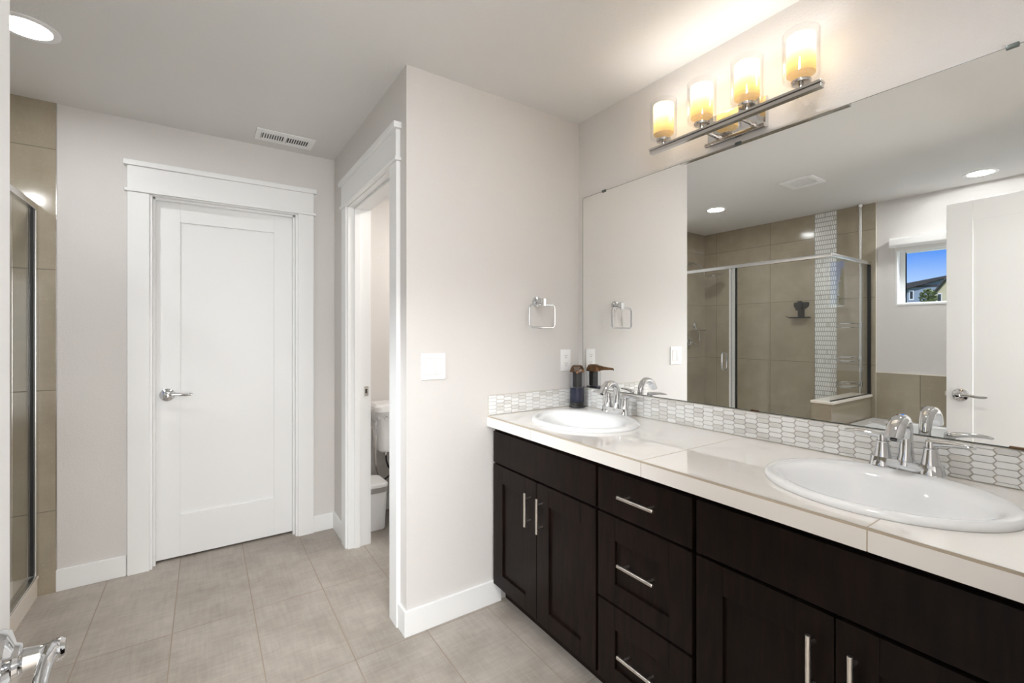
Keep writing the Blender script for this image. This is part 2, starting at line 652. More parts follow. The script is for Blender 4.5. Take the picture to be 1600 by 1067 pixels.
def baseboard(name, x0, x1, y0, y1, label):
    struct(name, MB().box(x0, x1, y0, y1, 0, BH, .003), M['trim'], label, 'baseboard')


baseboard('baseboard_end', XE - .013, 1.185, YE - .013, YE, 'white baseboard under the light switch wall')
baseboard('baseboard_partition_near', XE - .013, XE, YE - .0005, 1.938, 'short white baseboard between wall corner and toilet doorway casing')
baseboard('baseboard_partition_far', XE - .013, XE, 2.876, YD - .013, 'white baseboard between toilet doorway casing and far corner')
baseboard('baseboard_far_left', -.618, -.349, YD - .013, YD, 'white baseboard left of the closed door')
baseboard('baseboard_far_right', .571, XE, YD - .013, YD, 'white baseboard right of the closed door')
baseboard('baseboard_toilet', XE + .114, 1.77, 3.257, 3.27, 'white baseboard behind the toilet')


# door casings, each a trim structure
def casing(name, axis, a0, a1, face, out, depth, label):
    """craftsman casing around an opening from a0 to a1; axis = the axis it runs along; face = wall face; out = -1 or +1"""
    def bx(mb, p0, p1, q0, q1, z0, z1, bev=.002):
        if axis == 'X':
            mb.box(p0, p1, q0, q1, z0, z1, bev)
        else:
            mb.box(q0, q1, p0, p1, z0, z1, bev)
    w = .092
    mb = MB()
    f = lambda t: face + out * t
    bx(mb, a0 - .012 - w, a0 - .012, f(0), f(.019), 0, 2.049)
    bx(mb, a1 + .012, a1 + .012 + w, f(0), f(.019), 0, 2.049)
    bx(mb, a0 - .012 - w - .013, a1 + .012 + w + .013, f(0), f(.030), 2.049, 2.066, .005)
    bx(mb, a0 - .012 - w, a1 + .012 + w, f(0), f(.021), 2.066, 2.188)
    bx(mb, a0 - .012 - w - .016, a1 + .012 + w + .016, f(0), f(.036), 2.188, 2.216, .003)
    # jamb lining with stop
    bx(mb, a0 - .018, a0, f(.006), f(-depth), 0, 2.063, .001)
    bx(mb, a1, a1 + .018, f(.006), f(-depth), 0, 2.063, .001)
    bx(mb, a0 - .018, a1 + .018, f(.006), f(-depth), 2.045, 2.063, .001)
    s0, s1 = (.030, .062)
    bx(mb, a0, a0 + .011, f(-s0), f(-s1), 0, 2.045, .001)
    bx(mb, a1 - .011, a1, f(-s0), f(-s1), 0, 2.045, .001)
    bx(mb, a0, a1, f(-s0), f(-s1), 2.034, 2.045, .001)
    return struct(name, mb, M['trim'], label, 'door trim')


casing('trim_1', 'X', DX0, DX1, YD, -1, .138, 'white craftsman casing around the closed door')
t2 = casing('trim_2', 'Y', OY0, OY1, XE, -1, .13, 'white craftsman casing around the toilet room opening')
# strike plate on the far jamb
mb = MB().box(.800, .826, OY1 - .0025, OY1 - .0005, .908, .968, .0008)
sp = mb.build('strike_plate', M['nickel'], t2)
MB().box(.806, .818, OY1 - .0032, OY1 - .002, .925, .951).build('latch_hole', M['plate_slot'], sp)
# casing of the opening on the toilet side
mb = MB()
mb.box(XE + .114, XE + .133, OY1 + .012, OY1 + .104, 0, 2.06, .002).box(XE + .114, XE + .133, OY0 - .055, OY0 - .012, 0, 2.06, .002)
mb.box(XE + .114, XE + .135, OY0 - .055, OY1 + .104, 2.06, 2.18, .002)
struct('trim_3', mb, M['trim'], 'white casing on the toilet room side of the opening', 'door trim')
# entry casing (beside the viewer)
mb = MB()
mb.box(EX1, EX1 + .09, YN, YN + .018, 0, 2.06, .002)
mb.box(EX0, EX1, YN, YN + .018, 2.06, 2.18, .002)
struct('trim_4', mb, M['trim'], 'white casing around the entry doorway', 'door trim')


# ------------------------------------------------------------------ doors
def shaker(mb, w, h, t, st_l, st_r, r_t, r_b, rec=.013):
    """panel door standing on z=0, x from 0 to w, y from 0 (front) to t; both faces recessed"""
    mb.box(0, st_l, 0, t, 0, h, .0015)
    mb.box(w - st_r, w, 0, t, 0, h, .0015)
    mb.box(st_l, w - st_r, 0, t, h - r_t, h, .0008)
    mb.box(st_l, w - st_r, 0, t, 0, r_b, .0008)
    mb.box(st_l - .002, w - st_r + .002, rec, t - rec, r_b - .002, h - r_t + .002)


def lever_parts(door, cx, cz, fy, sgn, dirx):
    """lever handle on a door whose front normal is local sgn*y; lever points to dirx along local x"""
    y = lambda t: fy + sgn * t
    mb = MB()
    mb.lathe((cx, fy, cz), [(.0, 0), (.037, 0), (.037, .003), (.034, .008), (.026, .011), (.020, .013), (.018, .017), (.012, .020)],
             dirv=(0, sgn, 0), n=36, cap=(False, True))
    rose = mb.build('handle_rose', M['chrome'], door)
    mb = MB()
    pts, rad, fl = [], [], []
    mb.lathe((cx, y(.018), cz), [(.0125, 0), (.0105, .012), (.0105, .020), (.0125, .024), (.0125, .030), (.009, .034), (0, .035)], dirv=(0, sgn, 0), n=24, cap=(True, False))
    for i in range(15):
        u = i / 14
        pts.append((cx + dirx * (-.002 + .122 * u), y(.042 - .004 * sin(u * pi) + .002 * u), cz + .0035 * sin(u * 2 * pi) + .002 * u))
        rad.append(.0105 - .004 * u + (0 if u < .93 else -.003))
        fl.append(1.0 if u < .1 else .75)
    mb.tube(pts, rad, 12, True, fl, up=(0, 1, 0))
    mb.build('lever', M['chrome'], rose)
    return rose


d1 = bpy.data.objects.new('door_1', None)
COL.objects.link(d1)
d1.location = (DX0 + .003, YD + .064, .012)
tag(d1, 'closed white single-panel door facing the entry', 'door', kind='structure')


def local_build(mb, name, mats, parent, **kw):
    """build in the parent's own coordinates"""
    o = mb.build(name, mats, None, **kw)
    o.parent = parent
    return o


mb = MB()
shaker(mb, DX1 - DX0 - .006, 2.028, .035, .118, .112, .112, .235)
local_build(mb, 'door_leaf', M['trim'], d1)


def lever_local(door, cx, cz, fy, sgn, dirx):
    before = door.location.copy()
    door.location = (0, 0, 0)
    r = lever_parts(door, cx, cz, fy, sgn, dirx)
    door.location = before
    return r


lever_local(d1, .058, .930, 0, -1, 1)

# open entry door at the left edge of the view
d2 = bpy.data.objects.new('door_2', None)
COL.objects.link(d2)
tag(d2, 'open white entry door standing at the left edge of the view', 'door', kind='structure')
mb = MB()
shaker(mb, .775, 2.026, .035, .112, .112, .112, .235, .003)
local_build(mb, 'door_leaf', M['trim'], d2)
lever_local(d2, .775 - .062, .930, 0, -1, -1)
mb = MB().box(.7745, .7765, .006, .029, .901, .959, .0008).box(.776, .785, .011, .024, .918, .942, .002)
local_build(mb, 'latch_plate', M['nickel'], d2)
ang = math.atan2(.775 - .0, -.188 + .118)
d2.location = (-.118, -.01, .010)
d2.rotation_euler = (0, 0, ang)

# ------------------------------------------------------------------ window
win = bpy.data.objects.new('window_1', None)
COL.objects.link(win)
win.location = (XB - .09, (WY0 + WY1) / 2, WZ0)
tag(win, 'small white framed window above the bathtub', 'window', kind='structure')
mb = MB()
fx0, fx1 = XB - .115, XB - .075
fw = .045
mb.box(fx0, fx1, WY0, WY0 + fw, WZ0, WZ1, .003).box(fx0, fx1, WY1 - fw, WY1, WZ0, WZ1, .003)
mb.box(fx0, fx1, WY0 + fw, WY1 - fw, WZ0, WZ0 + .022, .003).box(fx0, fx1, WY0 + fw, WY1 - fw, WZ1 - fw, WZ1, .003)
mb.build('window_frame', M['trim'], win)
MB().box(XB - .098, XB - .094, WY0 + fw - .004, WY1 - fw + .004, WZ0 + .018, WZ1 - fw + .004).build('pane', M['pane'], win, smooth=False)
mb = MB()
mb.box(XB - .075, XB, WY0, WY0 + .012, WZ0, WZ1).box(XB - .075, XB, WY1 - .012, WY1, WZ0, WZ1).box(XB - .075, XB, WY0, WY1, WZ1 - .012, WZ1)
mb.box(XB - .075, XB + .004, WY0, WY1, WZ0 - .004, WZ0 + .008)
mb.build('reveal', M['trim'], win, smooth=False)

sh = thing('roller_shade', 'white roller shade cassette rolled up above the small window', 'window shade', (XB + .045, (WY0 + WY1) / 2, 2.02))
rows = []
for y in (WY0 - .02, WY1 + .022):
    prof = rrect(XB + .042, 2.056, .040, .041, .022)
    rows.append([(a, y, b) for a, b in prof])
mb = MB().grid(rows, True, True, True)
mb.build('cassette', M['shade'], sh)
MB().box(XB + .018, XB + .0195, WY0 + .0, WY1 + .0, 1.992, 2.02).box(XB + .014, XB + .024, WY0, WY1, 1.984, 1.994, .003).build('fabric_hem', M['shade'], sh)
MB().box(XB, XB + .07, WY1 + .022, WY1 + .027, 2.012, 2.094, .002).build('end_bracket', M['nickel'], sh)
mb = MB().tube([(XB + .05, WY1 + .018, 2.03), (XB + .05, WY1 + .02, 1.99), (XB + .048, WY1 + .018, 1.965)], .0025, 6)
mb.build('pull_cord', M['nickel'], sh)

# ------------------------------------------------------------------ shower and tub tiling
TT = .010
mb = MB().box(XB, -.6176, YD - TT, YD - .0002, 0, H)
mb.mi = 1
mb.box(-.6176, -.6146, YD - TT - .001, YD - .0002, 0, H)
struct('wall_shower_far', mb, [M['tile_y'], M['steel']], 'taupe tiled end wall of the shower with the shower head', 'wall', smooth=False)
mb = MB().box(XB, XB + TT, 1.985, YD - TT, 0, H).box(XB, XB + TT, 1.50, 1.795, 0, H)
mb.mi = 1
mb.box(XB, XB + TT + .001, 1.497, 1.50, .0, H)
struct('wall_shower_left', mb, [M['tile_x'], M['stone']], 'taupe tiled long wall of the shower', 'wall', smooth=False)
mb = MB().box(XB, XB + TT, YN, 1.497, .30, .945)
mb.mi = 1
mb.box(XB, XB + TT + .002, YN, 1.497, .945, .953)
struct('wall_tub_left', mb, [M['tile_x'], M['stone']], 'taupe tile band behind the bathtub under the window', 'wall', smooth=False)


def picket_field(mb, u0, u1, v0, v1, place, L=.050, pitch=.0435, hgt=.0178, gap=.0013, t=.004, seed=3, white=.68):
    """interlocking elongated hexagons in the (u,v) plane: long axis along u. place(u,v,w)->point"""
    rnd = random.Random(seed)
    nu = int((u1 - u0) / pitch) + 3
    nv = int((v1 - v0) / hgt) + 3
    for i in range(-1, nu):
        cu = u0 + (i + .5) * pitch
        sh_ = hgt / 2 if i % 2 else 0
        for j in range(-1, nv):
            cv = v0 + j * hgt + sh_
            hl = L / 2 - gap
            hh = hgt / 2 - gap / 2
            tip = (L - pitch)
            pts = [(cu - hl, cv), (cu - hl + tip, cv - hh), (cu + hl - tip, cv - hh), (cu + hl, cv), (cu + hl - tip, cv + hh), (cu - hl + tip, cv + hh)]
            # clip to the field
            def clip(P, ins, inter):
                out = []
                for k in range(len(P)):
                    a, b = P[k - 1], P[k]
                    if ins(b):
                        if not ins(a):
                            out.append(inter(a, b))
                        out.append(b)
                    elif ins(a):
                        out.append(inter(a, b))
                return out
            for ax, lim, s in ((0, u0 + gap, 1), (0, u1 - gap, -1), (1, v0 + gap, 1), (1, v1 - gap, -1)):
                if len(pts) < 3:
                    break
                pts = clip(pts, lambda p: s * (p[ax] - lim) >= 0,
                           lambda a, b: tuple(a[q] + (b[q] - a[q]) * ((lim - a[ax]) / (b[ax] - a[ax])) for q in (0, 1)))
            if len(pts) < 3:
                continue
            ar = 0
            for k in range(len(pts)):
                ar += pts[k - 1][0] * pts[k][1] - pts[k][0] * pts[k - 1][1]
            if abs(ar) < 4e-5:
                continue
            mx, my = sum(p[0] for p in pts) / len(pts), sum(p[1] for p in pts) / len(pts)
            mb.mi = 1 if rnd.random() < white else 2
            base = [place(p[0], p[1], 0) for p in pts]
            mid = [place(p[0], p[1], t * .75) for p in pts]
            topp = []
            for p in pts:
                dx, dy = mx - p[0], my - p[1]
                ln = sqrt(dx * dx + dy * dy) or 1
                k_ = min(.0011, ln * .4)
                topp.append(place(p[0] + dx / ln * k_, p[1] + dy / ln * k_, t))
            mb.grid([base, mid, topp], True, False, True)


mb = MB()
mb.box(XB, XB + .007, 1.795, 1.985, 0, H)
picket_field(mb, 0, H, 1.797, 1.983, lambda u, v, w: (XB + .007 + w, v, u), seed=5, white=.92, gap=.0030)
struct('trim_5', mb, [M['grout_dark'], M['hexwhite'], M['hexgrey']], 'vertical white mosaic strip on the shower wall', 'mosaic strip', weld=False)

# curb, knee wall
XG = -.695
mb = MB().box(-.800, -.683, 1.668, YD - TT, 0, .088).box(-.806, -.677, 1.668, YD - TT, .088, .101, .003)
struct('trim_6', mb, M['stone'], 'cream stone curb along the front of the shower', 'curb')
mb = MB().box(XB + TT, -.690, 1.535, 1.668, 0, .728)
struct('wall_knee', mb, M['tile_x'], 'low taupe tiled knee wall between shower and tub', 'wall', smooth=False)
mb = MB()
mb.box(XB + TT, -.678, 1.522, 1.682, .728, .750, .004)
struct('trim_7', mb, M['stone'], 'cream stone cap on the low knee wall', 'stone cap')
mb = MB().box(XB + TT, -.800, 1.668, YD - TT, 0, .03, .004)
struct('floor_shower', mb, M['stone'], 'cream shower pan behind the curb', 'floor')

# ------------------------------------------------------------------ glass enclosure
en = thing('shower_enclosure', 'framed clear glass shower enclosure with a hinged door', 'shower enclosure', (XG, 2.35, .101))
GY = 1.545
PY0, PY1 = 2.312, 2.372      # post between fixed panel and door
mb = MB().box(XG - .016, XG + .016, 1.530, YD - TT - .002, 1.892, 1.924, .005)
mb.box(XB + TT + .001, XG - .016, 1.530, 1.560, 1.892, 1.924, .005)
mb.build('header_rail', M['alu'], en)
mb = MB().box(XG - .014, XG + .014, PY0, PY0 + .028, .115, 1.892, .003).box(XG - .014, XG + .014, PY0 + .031, PY1, .115, 1.892, .003)
mb.build('post', M['alu'], en)
MB().box(XG - .010, XG + .010, PY0 - .009, PY0 - .0005, .125, 1.892).build('post_gasket', M['gasket'], en, smooth=False)
mb = MB().box(XG - .016, XG + .016, YD - TT - .034, YD - TT - .002, .101, 1.892, .004)
mb.build('wall_jamb', M['alu'], en)
MB().box(XG - .009, XG + .009, YD - TT - .048, YD - TT - .0355, .122, 1.892).build('door_gasket', M['gasket'], en, smooth=False)
mb = MB().box(XG - .018, XG + .018, 1.69, YD - TT - .036, .101, .115, .003)
mb.build('sill_rail', M['alu'], en)
mb = MB()
mb.box(XG - .003, XG + .003, 1.683, PY0 - .006, .115, 1.892).box(XG - .003, XG + .003, GY, 1.683, .7515, 1.892)
mb.build('fixed_panel', M['glass'], en, smooth=False)
MB().box(XB + TT + .022, XG - .0045, GY - .003, GY + .003, .7515, 1.892).build('return_panel', M['glass'], en, smooth=False)
MB().box(XB + TT + .001, XB + TT + .022, GY - .012, GY + .012, .7515, 1.892, .003).build('wall_channel', M['gasket'], en)
MB().box(XB + TT + .022, XG, GY - .0045, GY + .0045, .7505, .758).build('bottom_seal', M['gasket'], en, smooth=False)
gd = MB().box(XG - .003, XG + .003, PY1 + .002, YD - TT - .053, .122, 1.890).build('glass_door', M['glass'], en, smooth=False)
mb = MB()
for s in (1, -1):
    pts = [(XG + s * .003, 2.425, .945), (XG + s * .030, 2.425, .947), (XG + s * .040, 2.425, .960), (XG + s * .042, 2.425, 1.02), (XG + s * .040, 2.425, 1.085), (XG + s * .030, 2.425, 1.098), (XG + s * .003, 2.425, 1.100)]
    mb.tube(pts, .0085, 12)
mb.build('pull_handle', M['chrome'], gd)

# ------------------------------------------------------------------ shower fittings
shd = thing('rain_shower', 'chrome shower head with a wide rain plate on the tiled end wall', 'shower head', (-1.19, YD - TT, 2.07))
mb = MB().lathe((-1.19, YD - TT, 2.075), [(0, 0), (.030, 0), (.028, .006), (.012, .010)], dirv=(0, -1, 0), n=24, cap=(False, True))
mb.build('wall_flange', M['chrome'], shd)
mb = MB().tube([(-1.19, YD - .012, 2.075), (-1.195, YD - .06, 2.082), (-1.205, YD - .11, 2.06), (-1.212, YD - .15, 2.02), (-1.216, YD - .175, 1.985)], .009, 12)
mb.build('arm', M['chrome'], shd)
mb = MB().lathe((-1.218, YD - .185, 1.965), [(0, -.02), (.013, -.017), (.021, 0), (.013, .017), (0, .02)], n=20, cap=(False, False))
mb.build('ball_joint', M['chrome'], shd)
mb = MB().lathe((-1.30, YD - .255, 1.930), [(0, -.012), (.085, -.010), (.094, -.002), (.085, .006), (.03, .016), (0, .020)], n=40, dirv=(.10, .12, 1), cap=(False, False))
mb.build('rain_plate', M['chrome'], shd)

va = thing('shower_valve', 'chrome shower valve with a lever on the tiled end wall', 'shower valve', (-1.175, YD - TT, 1.18))
mb = MB().lathe((-1.175, YD - TT, 1.18), [(0, 0), (.078, 0), (.074, .006), (.030, .012), (.026, .040), (.020, .048), (0, .050)], dirv=(0, -1, 0), n=36, cap=(False, False))
mb.build('escutcheon', M['chrome'], va)
mb = MB().tube([(-1.18, YD - .05, 1.18), (-1.21, YD - .062, 1.178), (-1.24, YD - .066, 1.165), (-1.252, YD - .066, 1.13), (-1.254, YD - .066, 1.105)], [.010, .010, .009, .008, .006], 12)
mb.build('lever', M['chrome'], va)

ss = thing('shower_shelf', 'small chrome shelf with a hook on the tiled end wall', 'shower shelf', (-1.30, YD - TT, 1.32))
mb = MB().lathe((-1.295, YD - TT, 1.382), [(0, 0), (.032, 0), (.030, .010), (.016, .018), (0, .022)], dirv=(0, -1, 0), n=28, cap=(False, False))
mb.cyl((-1.295, YD - .022, 1.375), (-1.295, YD - .03, 1.33), .009)
mb.build('suction_mount', M['chrome'], ss)
mb = MB().box(-1.39, -1.20, YD - .10, YD - .018, 1.314, 1.328, .003)
mb.build('tray', M['steel'], ss)
mb = MB().tube([(-1.31, YD - .05, 1.318), (-1.325, YD - .05, 1.28), (-1.335, YD - .05, 1.235), (-1.325, YD - .05, 1.205), (-1.312, YD - .05, 1.20)], .006, 10)
mb.build('hook', M['chrome'], ss)

bs = thing('shower_caddy', 'black plastic holder with a narrow shelf stuck to the taupe shower wall', 'shower caddy', (XB + TT, 2.10, 1.44))
mb = MB()
pl = [(2.035, 1.595), (2.160, 1.595), (2.166, 1.585), (2.166, 1.555), (2.150, 1.535), (2.128, 1.525), (2.128, 1.447), (2.072, 1.447), (2.072, 1.525), (2.045, 1.540), (2.030, 1.558), (2.030, 1.588)]
mb.prism([(XB + TT, a, b) for a, b in pl], (.012, 0, 0), .001)
mb.build('back_plate', M['black'], bs)
mb = MB().prism([(XB + TT + .0125, a, b) for a, b in ((2.088, 1.606), (2.126, 1.606), (2.146, 1.515), (2.085, 1.515))], (.016, 0, 0), .003)
mb.build('clamp', M['black'], bs)
mb = MB().box(XB + TT, XB + .075, 2.015, 2.190, 1.438, 1.450, .004).tube([(XB + .07, 2.19, 1.446), (XB + .075, 2.205, 1.452), (XB + .075, 2.21, 1.46)], .003, 8)
mb.build('shelf', M['black'], bs)

pc = thing('pole_caddy', 'tension pole with three wire baskets in the shower corner behind the return glass', 'pole caddy', (-1.460, 1.600, .750))
PXY = (-1.460, 1.600)
mb = MB().cyl((*PXY, .752), (*PXY, H - .002), .0125, n=20)
mb.lathe((*PXY, H - .03), [(.0125, 0), (.020, .01), (.022, .028), (0, .0285)], n=20, cap=(False, False))
mb.build('pole', M['alu'], pc)
for z in (1.34, 1.045, .815):
    mb = MB()
    a = []
    for i in range(13):
        t_ = i / 12 * pi
        a.append((PXY[0] + .115 - .115 * cos(t_) * 1.0, PXY[1] + .02 + .12 * sin(t_), 0))
    a = [(PXY[0] + .012, PXY[1] + .0, 0)] + a[1:-1] + [(PXY[0] + .23, PXY[1] + .0, 0)]
    for dz, r in ((0, .003), (.035, .0035)):
        mb.loop_tube([(p[0], p[1], z + dz) for p in a], r, 8)
    for k in range(1, 8):
        x = PXY[0] + .012 + .218 * k / 8
        yy = PXY[1] + .02 + .12 * sqrt(max(0, 1 - ((x - PXY[0] - .115) / .115) ** 2)) - .006
        mb.tube([(x, PXY[1], z + .0), (x, yy, z), (x, yy, z + .035)], .0018, 6)
    mb.cyl((PXY[0], PXY[1], z + .0), (PXY[0], PXY[1], z + .04), .018, n=18)
    mb.build('basket', M['chrome'], pc)

# ------------------------------------------------------------------ bathtub
tub = thing('bathtub', 'white built in bathtub with tiled front under the small window', 'bathtub', (-1.10, .78, 0))
tx0, tx1, ty0, ty1 = XB + TT + .001, -.70, YN + .003, 1.521
mb = MB()
outer = rrect((tx0 + tx1) / 2, (ty0 + ty1) / 2, (tx1 - tx0) / 2, (ty1 - ty0) / 2, .004, 6)
inner = rrect((tx0 + tx1) / 2, (ty0 + ty1) / 2, (tx1 - tx0) / 2 - .09, (ty1 - ty0) / 2 - .11, .20, 6)
mid = rrect((tx0 + tx1) / 2, (ty0 + ty1) / 2, (tx1 - tx0) / 2 - .105, (ty1 - ty0) / 2 - .125, .20, 6)
bot = rrect((tx0 + tx1) / 2, (ty0 + ty1) / 2, (tx1 - tx0) / 2 - .17, (ty1 - ty0) / 2 - .24, .16, 6)
mb.grid([[(x, y, .525) for x, y in outer], [(x, y, .545) for x, y in outer], [(x, y, .552) for x, y in inner], [(x, y, .538) for x, y in mid], [(x, y, .13) for x, y in bot]], True, False, True)
mb.build('basin', M['tub'], tub)
MB().box(tx1 - .03, tx1 - .012, ty0, ty1, 0, .525).build('tiled_apron', M['tile_x'], tub, smooth=False)

# ------------------------------------------------------------------ mirror
MY0, MY1, MZ0, MZ1 = .05, 1.811, 1.004, 2.020
mir = thing('wall_mirror', 'large frameless mirror above the vanity', 'mirror', (XM - .004, (MY0 + MY1) / 2, MZ0))
mb = MB().box(XM - .0055, XM - .0005, MY0, MY1, MZ0, MZ1)
mb.mi = 1
mb.box(XM - .006, XM - .0005, MY1, MY1 + .0015, MZ0, MZ1).box(XM - .006, XM - .0005, MY0, MY1, MZ0 - .0025, MZ0).box(XM - .006, XM - .0005, MY0, MY1, MZ1, MZ1 + .001)
mb.build('mirror_glass', [M['mirror'], M['mirror_edge']], mir, smooth=False)
for y, z, s in ((.237, MZ1, 1), (1.655, MZ1, 1), (.95, MZ1, 1)):
    MB().box(XM - .010, XM - .0005, y - .012, y + .012, z - .006, z + .006, .002).build('mirror_clip', M['mirror_edge'], mir)
for y in (.229, .887):
    MB().box(XM - .0105, XM - .0065, y - .014, y + .014, MZ0 - .002, MZ0 + .003, .001).build('mirror_clip', M['bronze'], mir)

# ------------------------------------------------------------------ backsplash
mb = MB().box(XM - .007, XM - .0005, YN + .02, YE - .0005, CT, MZ0 - .004)
picket_field(mb, YN + .02, YE - .012, CT + .002, MZ0 - .005, lambda u, v, w: (XM - .007 - w, u, v), seed=11)
o = mb.build('backsplash', [M['grout_grey'], M['hexwhite'], M['hexgrey']], None, weld=False)
tag(o, 'long white picket mosaic backsplash under the mirror', 'backsplash')
mb = MB().box(XC + .004, XM - .0125, YE - .007, YE - .0005, CT, MZ0 - .008)
picket_field(mb, XC + .004, XM - .0125, CT + .002, MZ0 - .009, lambda u, v, w: (u, YE - .007 - w, v), seed=12)
o = mb.build('side_splash', [M['grout_grey'], M['hexwhite'], M['hexgrey']], None, weld=False)
tag(o, 'short white picket mosaic splash under the towel ring wall', 'backsplash')

# ------------------------------------------------------------------ countertop with two sink holes
CY0, CY1 = YN + .008, YE - .0005
SINKS = ((1.395, 1.490), (1.395, .425))
SA, SB = .254, .220             # half length (y), half depth (x)
mb = MB()


def ring_panel(x0, x1, y0, y1, cx, cy, a, b, z, n=72):
    """flat panel with an elliptical hole"""
    inn, out = [], []
    corner = [math.atan2(y - cy, x - cx) % (2 * pi) for x in (x0, x1) for y in (y0, y1)]
    angs = sorted(set([2 * pi * i / n for i in range(n)] + corner))
    for t in angs:
        c, s = cos(t), sin(t)
        k = 1 / sqrt((c / b) ** 2 + (s / a) ** 2)
        inn.append((cx + c * k, cy + s * k, z))
        ks = []
        if c > 1e-9: ks.append((x1 - cx) / c)
        if c < -1e-9: ks.append((x0 - cx) / c)
        if s > 1e-9: ks.append((y1 - cy) / s)
        if s < -1e-9: ks.append((y0 - cy) / s)
        k = min(ks)
        out.append((cx + c * k, cy + s * k, z))
    return inn, out


XK = XM - .0005
ya, yb = 1.10, .80
for (cx, cy), (y0, y1) in zip(SINKS, ((ya, CY1), (CY0, yb))):
    i1, o1 = ring_panel(XC + .002, XK, y0, y1, cx, cy, SA - .02, SB - .02, CT)
    i0 = [(p[0], p[1], CT - .048) for p in i1]
    o0 = [(p[0], p[1], CT - .048) for p in o1]
    mb.grid([o0, i0, i1, o1], True)
mb.box(XC + .002, XK, yb, ya, CT - .048, CT)
# front face: edge strip, grout bead, cross joints
JO = (.356, .932, 1.505)
ys = [CY0] + list(JO) + [CY1]
for k in range(4):
    mb.box(XC, XC + .004, ys[k] + (.0012 if k else 0), ys[k + 1] - (.0012 if k < 3 else 0), CT - .050, CT - .0065, .0008)
mb.mi = 1
mb.box(XC + .0006, XC + .003, CY0, CY1, CT - .049, CT - .0005)
for y in JO:
    mb.box(XC + .001, 1.188 if y != .932 else XK - .012, y - .0012, y + .0012, CT - .01, CT + .0003)
ct = mb.build('countertop', [M['counter'], M['grout']], None)
tag(ct, 'polished cream tile countertop over the dark vanity cabinets', 'countertop')

# ------------------------------------------------------------------ sinks
def make_sink():
    s = thing('sink', 'oval white drop-in sink near the towel ring wall', 'sink', (SINKS[0][0], SINKS[0][1], CT), 'oval sinks set in the countertop')
    n = 72
    # rings: half length y, half depth x, x offset, z
    rings = [(SA, SB, 0, .0006), (SA + .001, SB + .001, 0, .006), (SA - .003, SB - .003, 0, .012), (SA - .010, SB - .010, 0, .0155), (SA - .020, SB - .020, -.002, .0165),
             (SA - .032, SB - .040, -.014, .0150), (SA - .040, SB - .052, -.022, .0095), (SA - .047, SB - .060, -.027, -.004), (SA - .058, SB - .070, -.028, -.035),
             (SA - .085, SB - .088, -.026, -.080), (SA - .130, SB - .120, -.020, -.118), (SA - .180, SB - .160, -.012, -.134), (.024, .024, -.006, -.140)]
    rows = []
    for a, b, ox, z in rings:
        rows.append([(SINKS[0][0] + ox + b * cos(2 * pi * j / n), SINKS[0][1] + a * sin(2 * pi * j / n), CT + z) for j in range(n)])
    MB().grid(rows, True, False, False).build('basin', M['porcelain'], s, angle=60)
    c = (SINKS[0][0] - .006, SINKS[0][1], CT - .141)
    MB().lathe(c, [(.006, .0012), (.018, .0016), (.021, .004), (.026, .0032), (.027, .0), (.024, -.02), (.0, -.02)], n=28, cap=(True, False)).build('drain', M['chrome'], s)
    return s


s1 = make_sink()
s2 = move_copy(s1, (*SINKS[1], CT), 'oval white drop-in sink at the right, nearest the viewer')


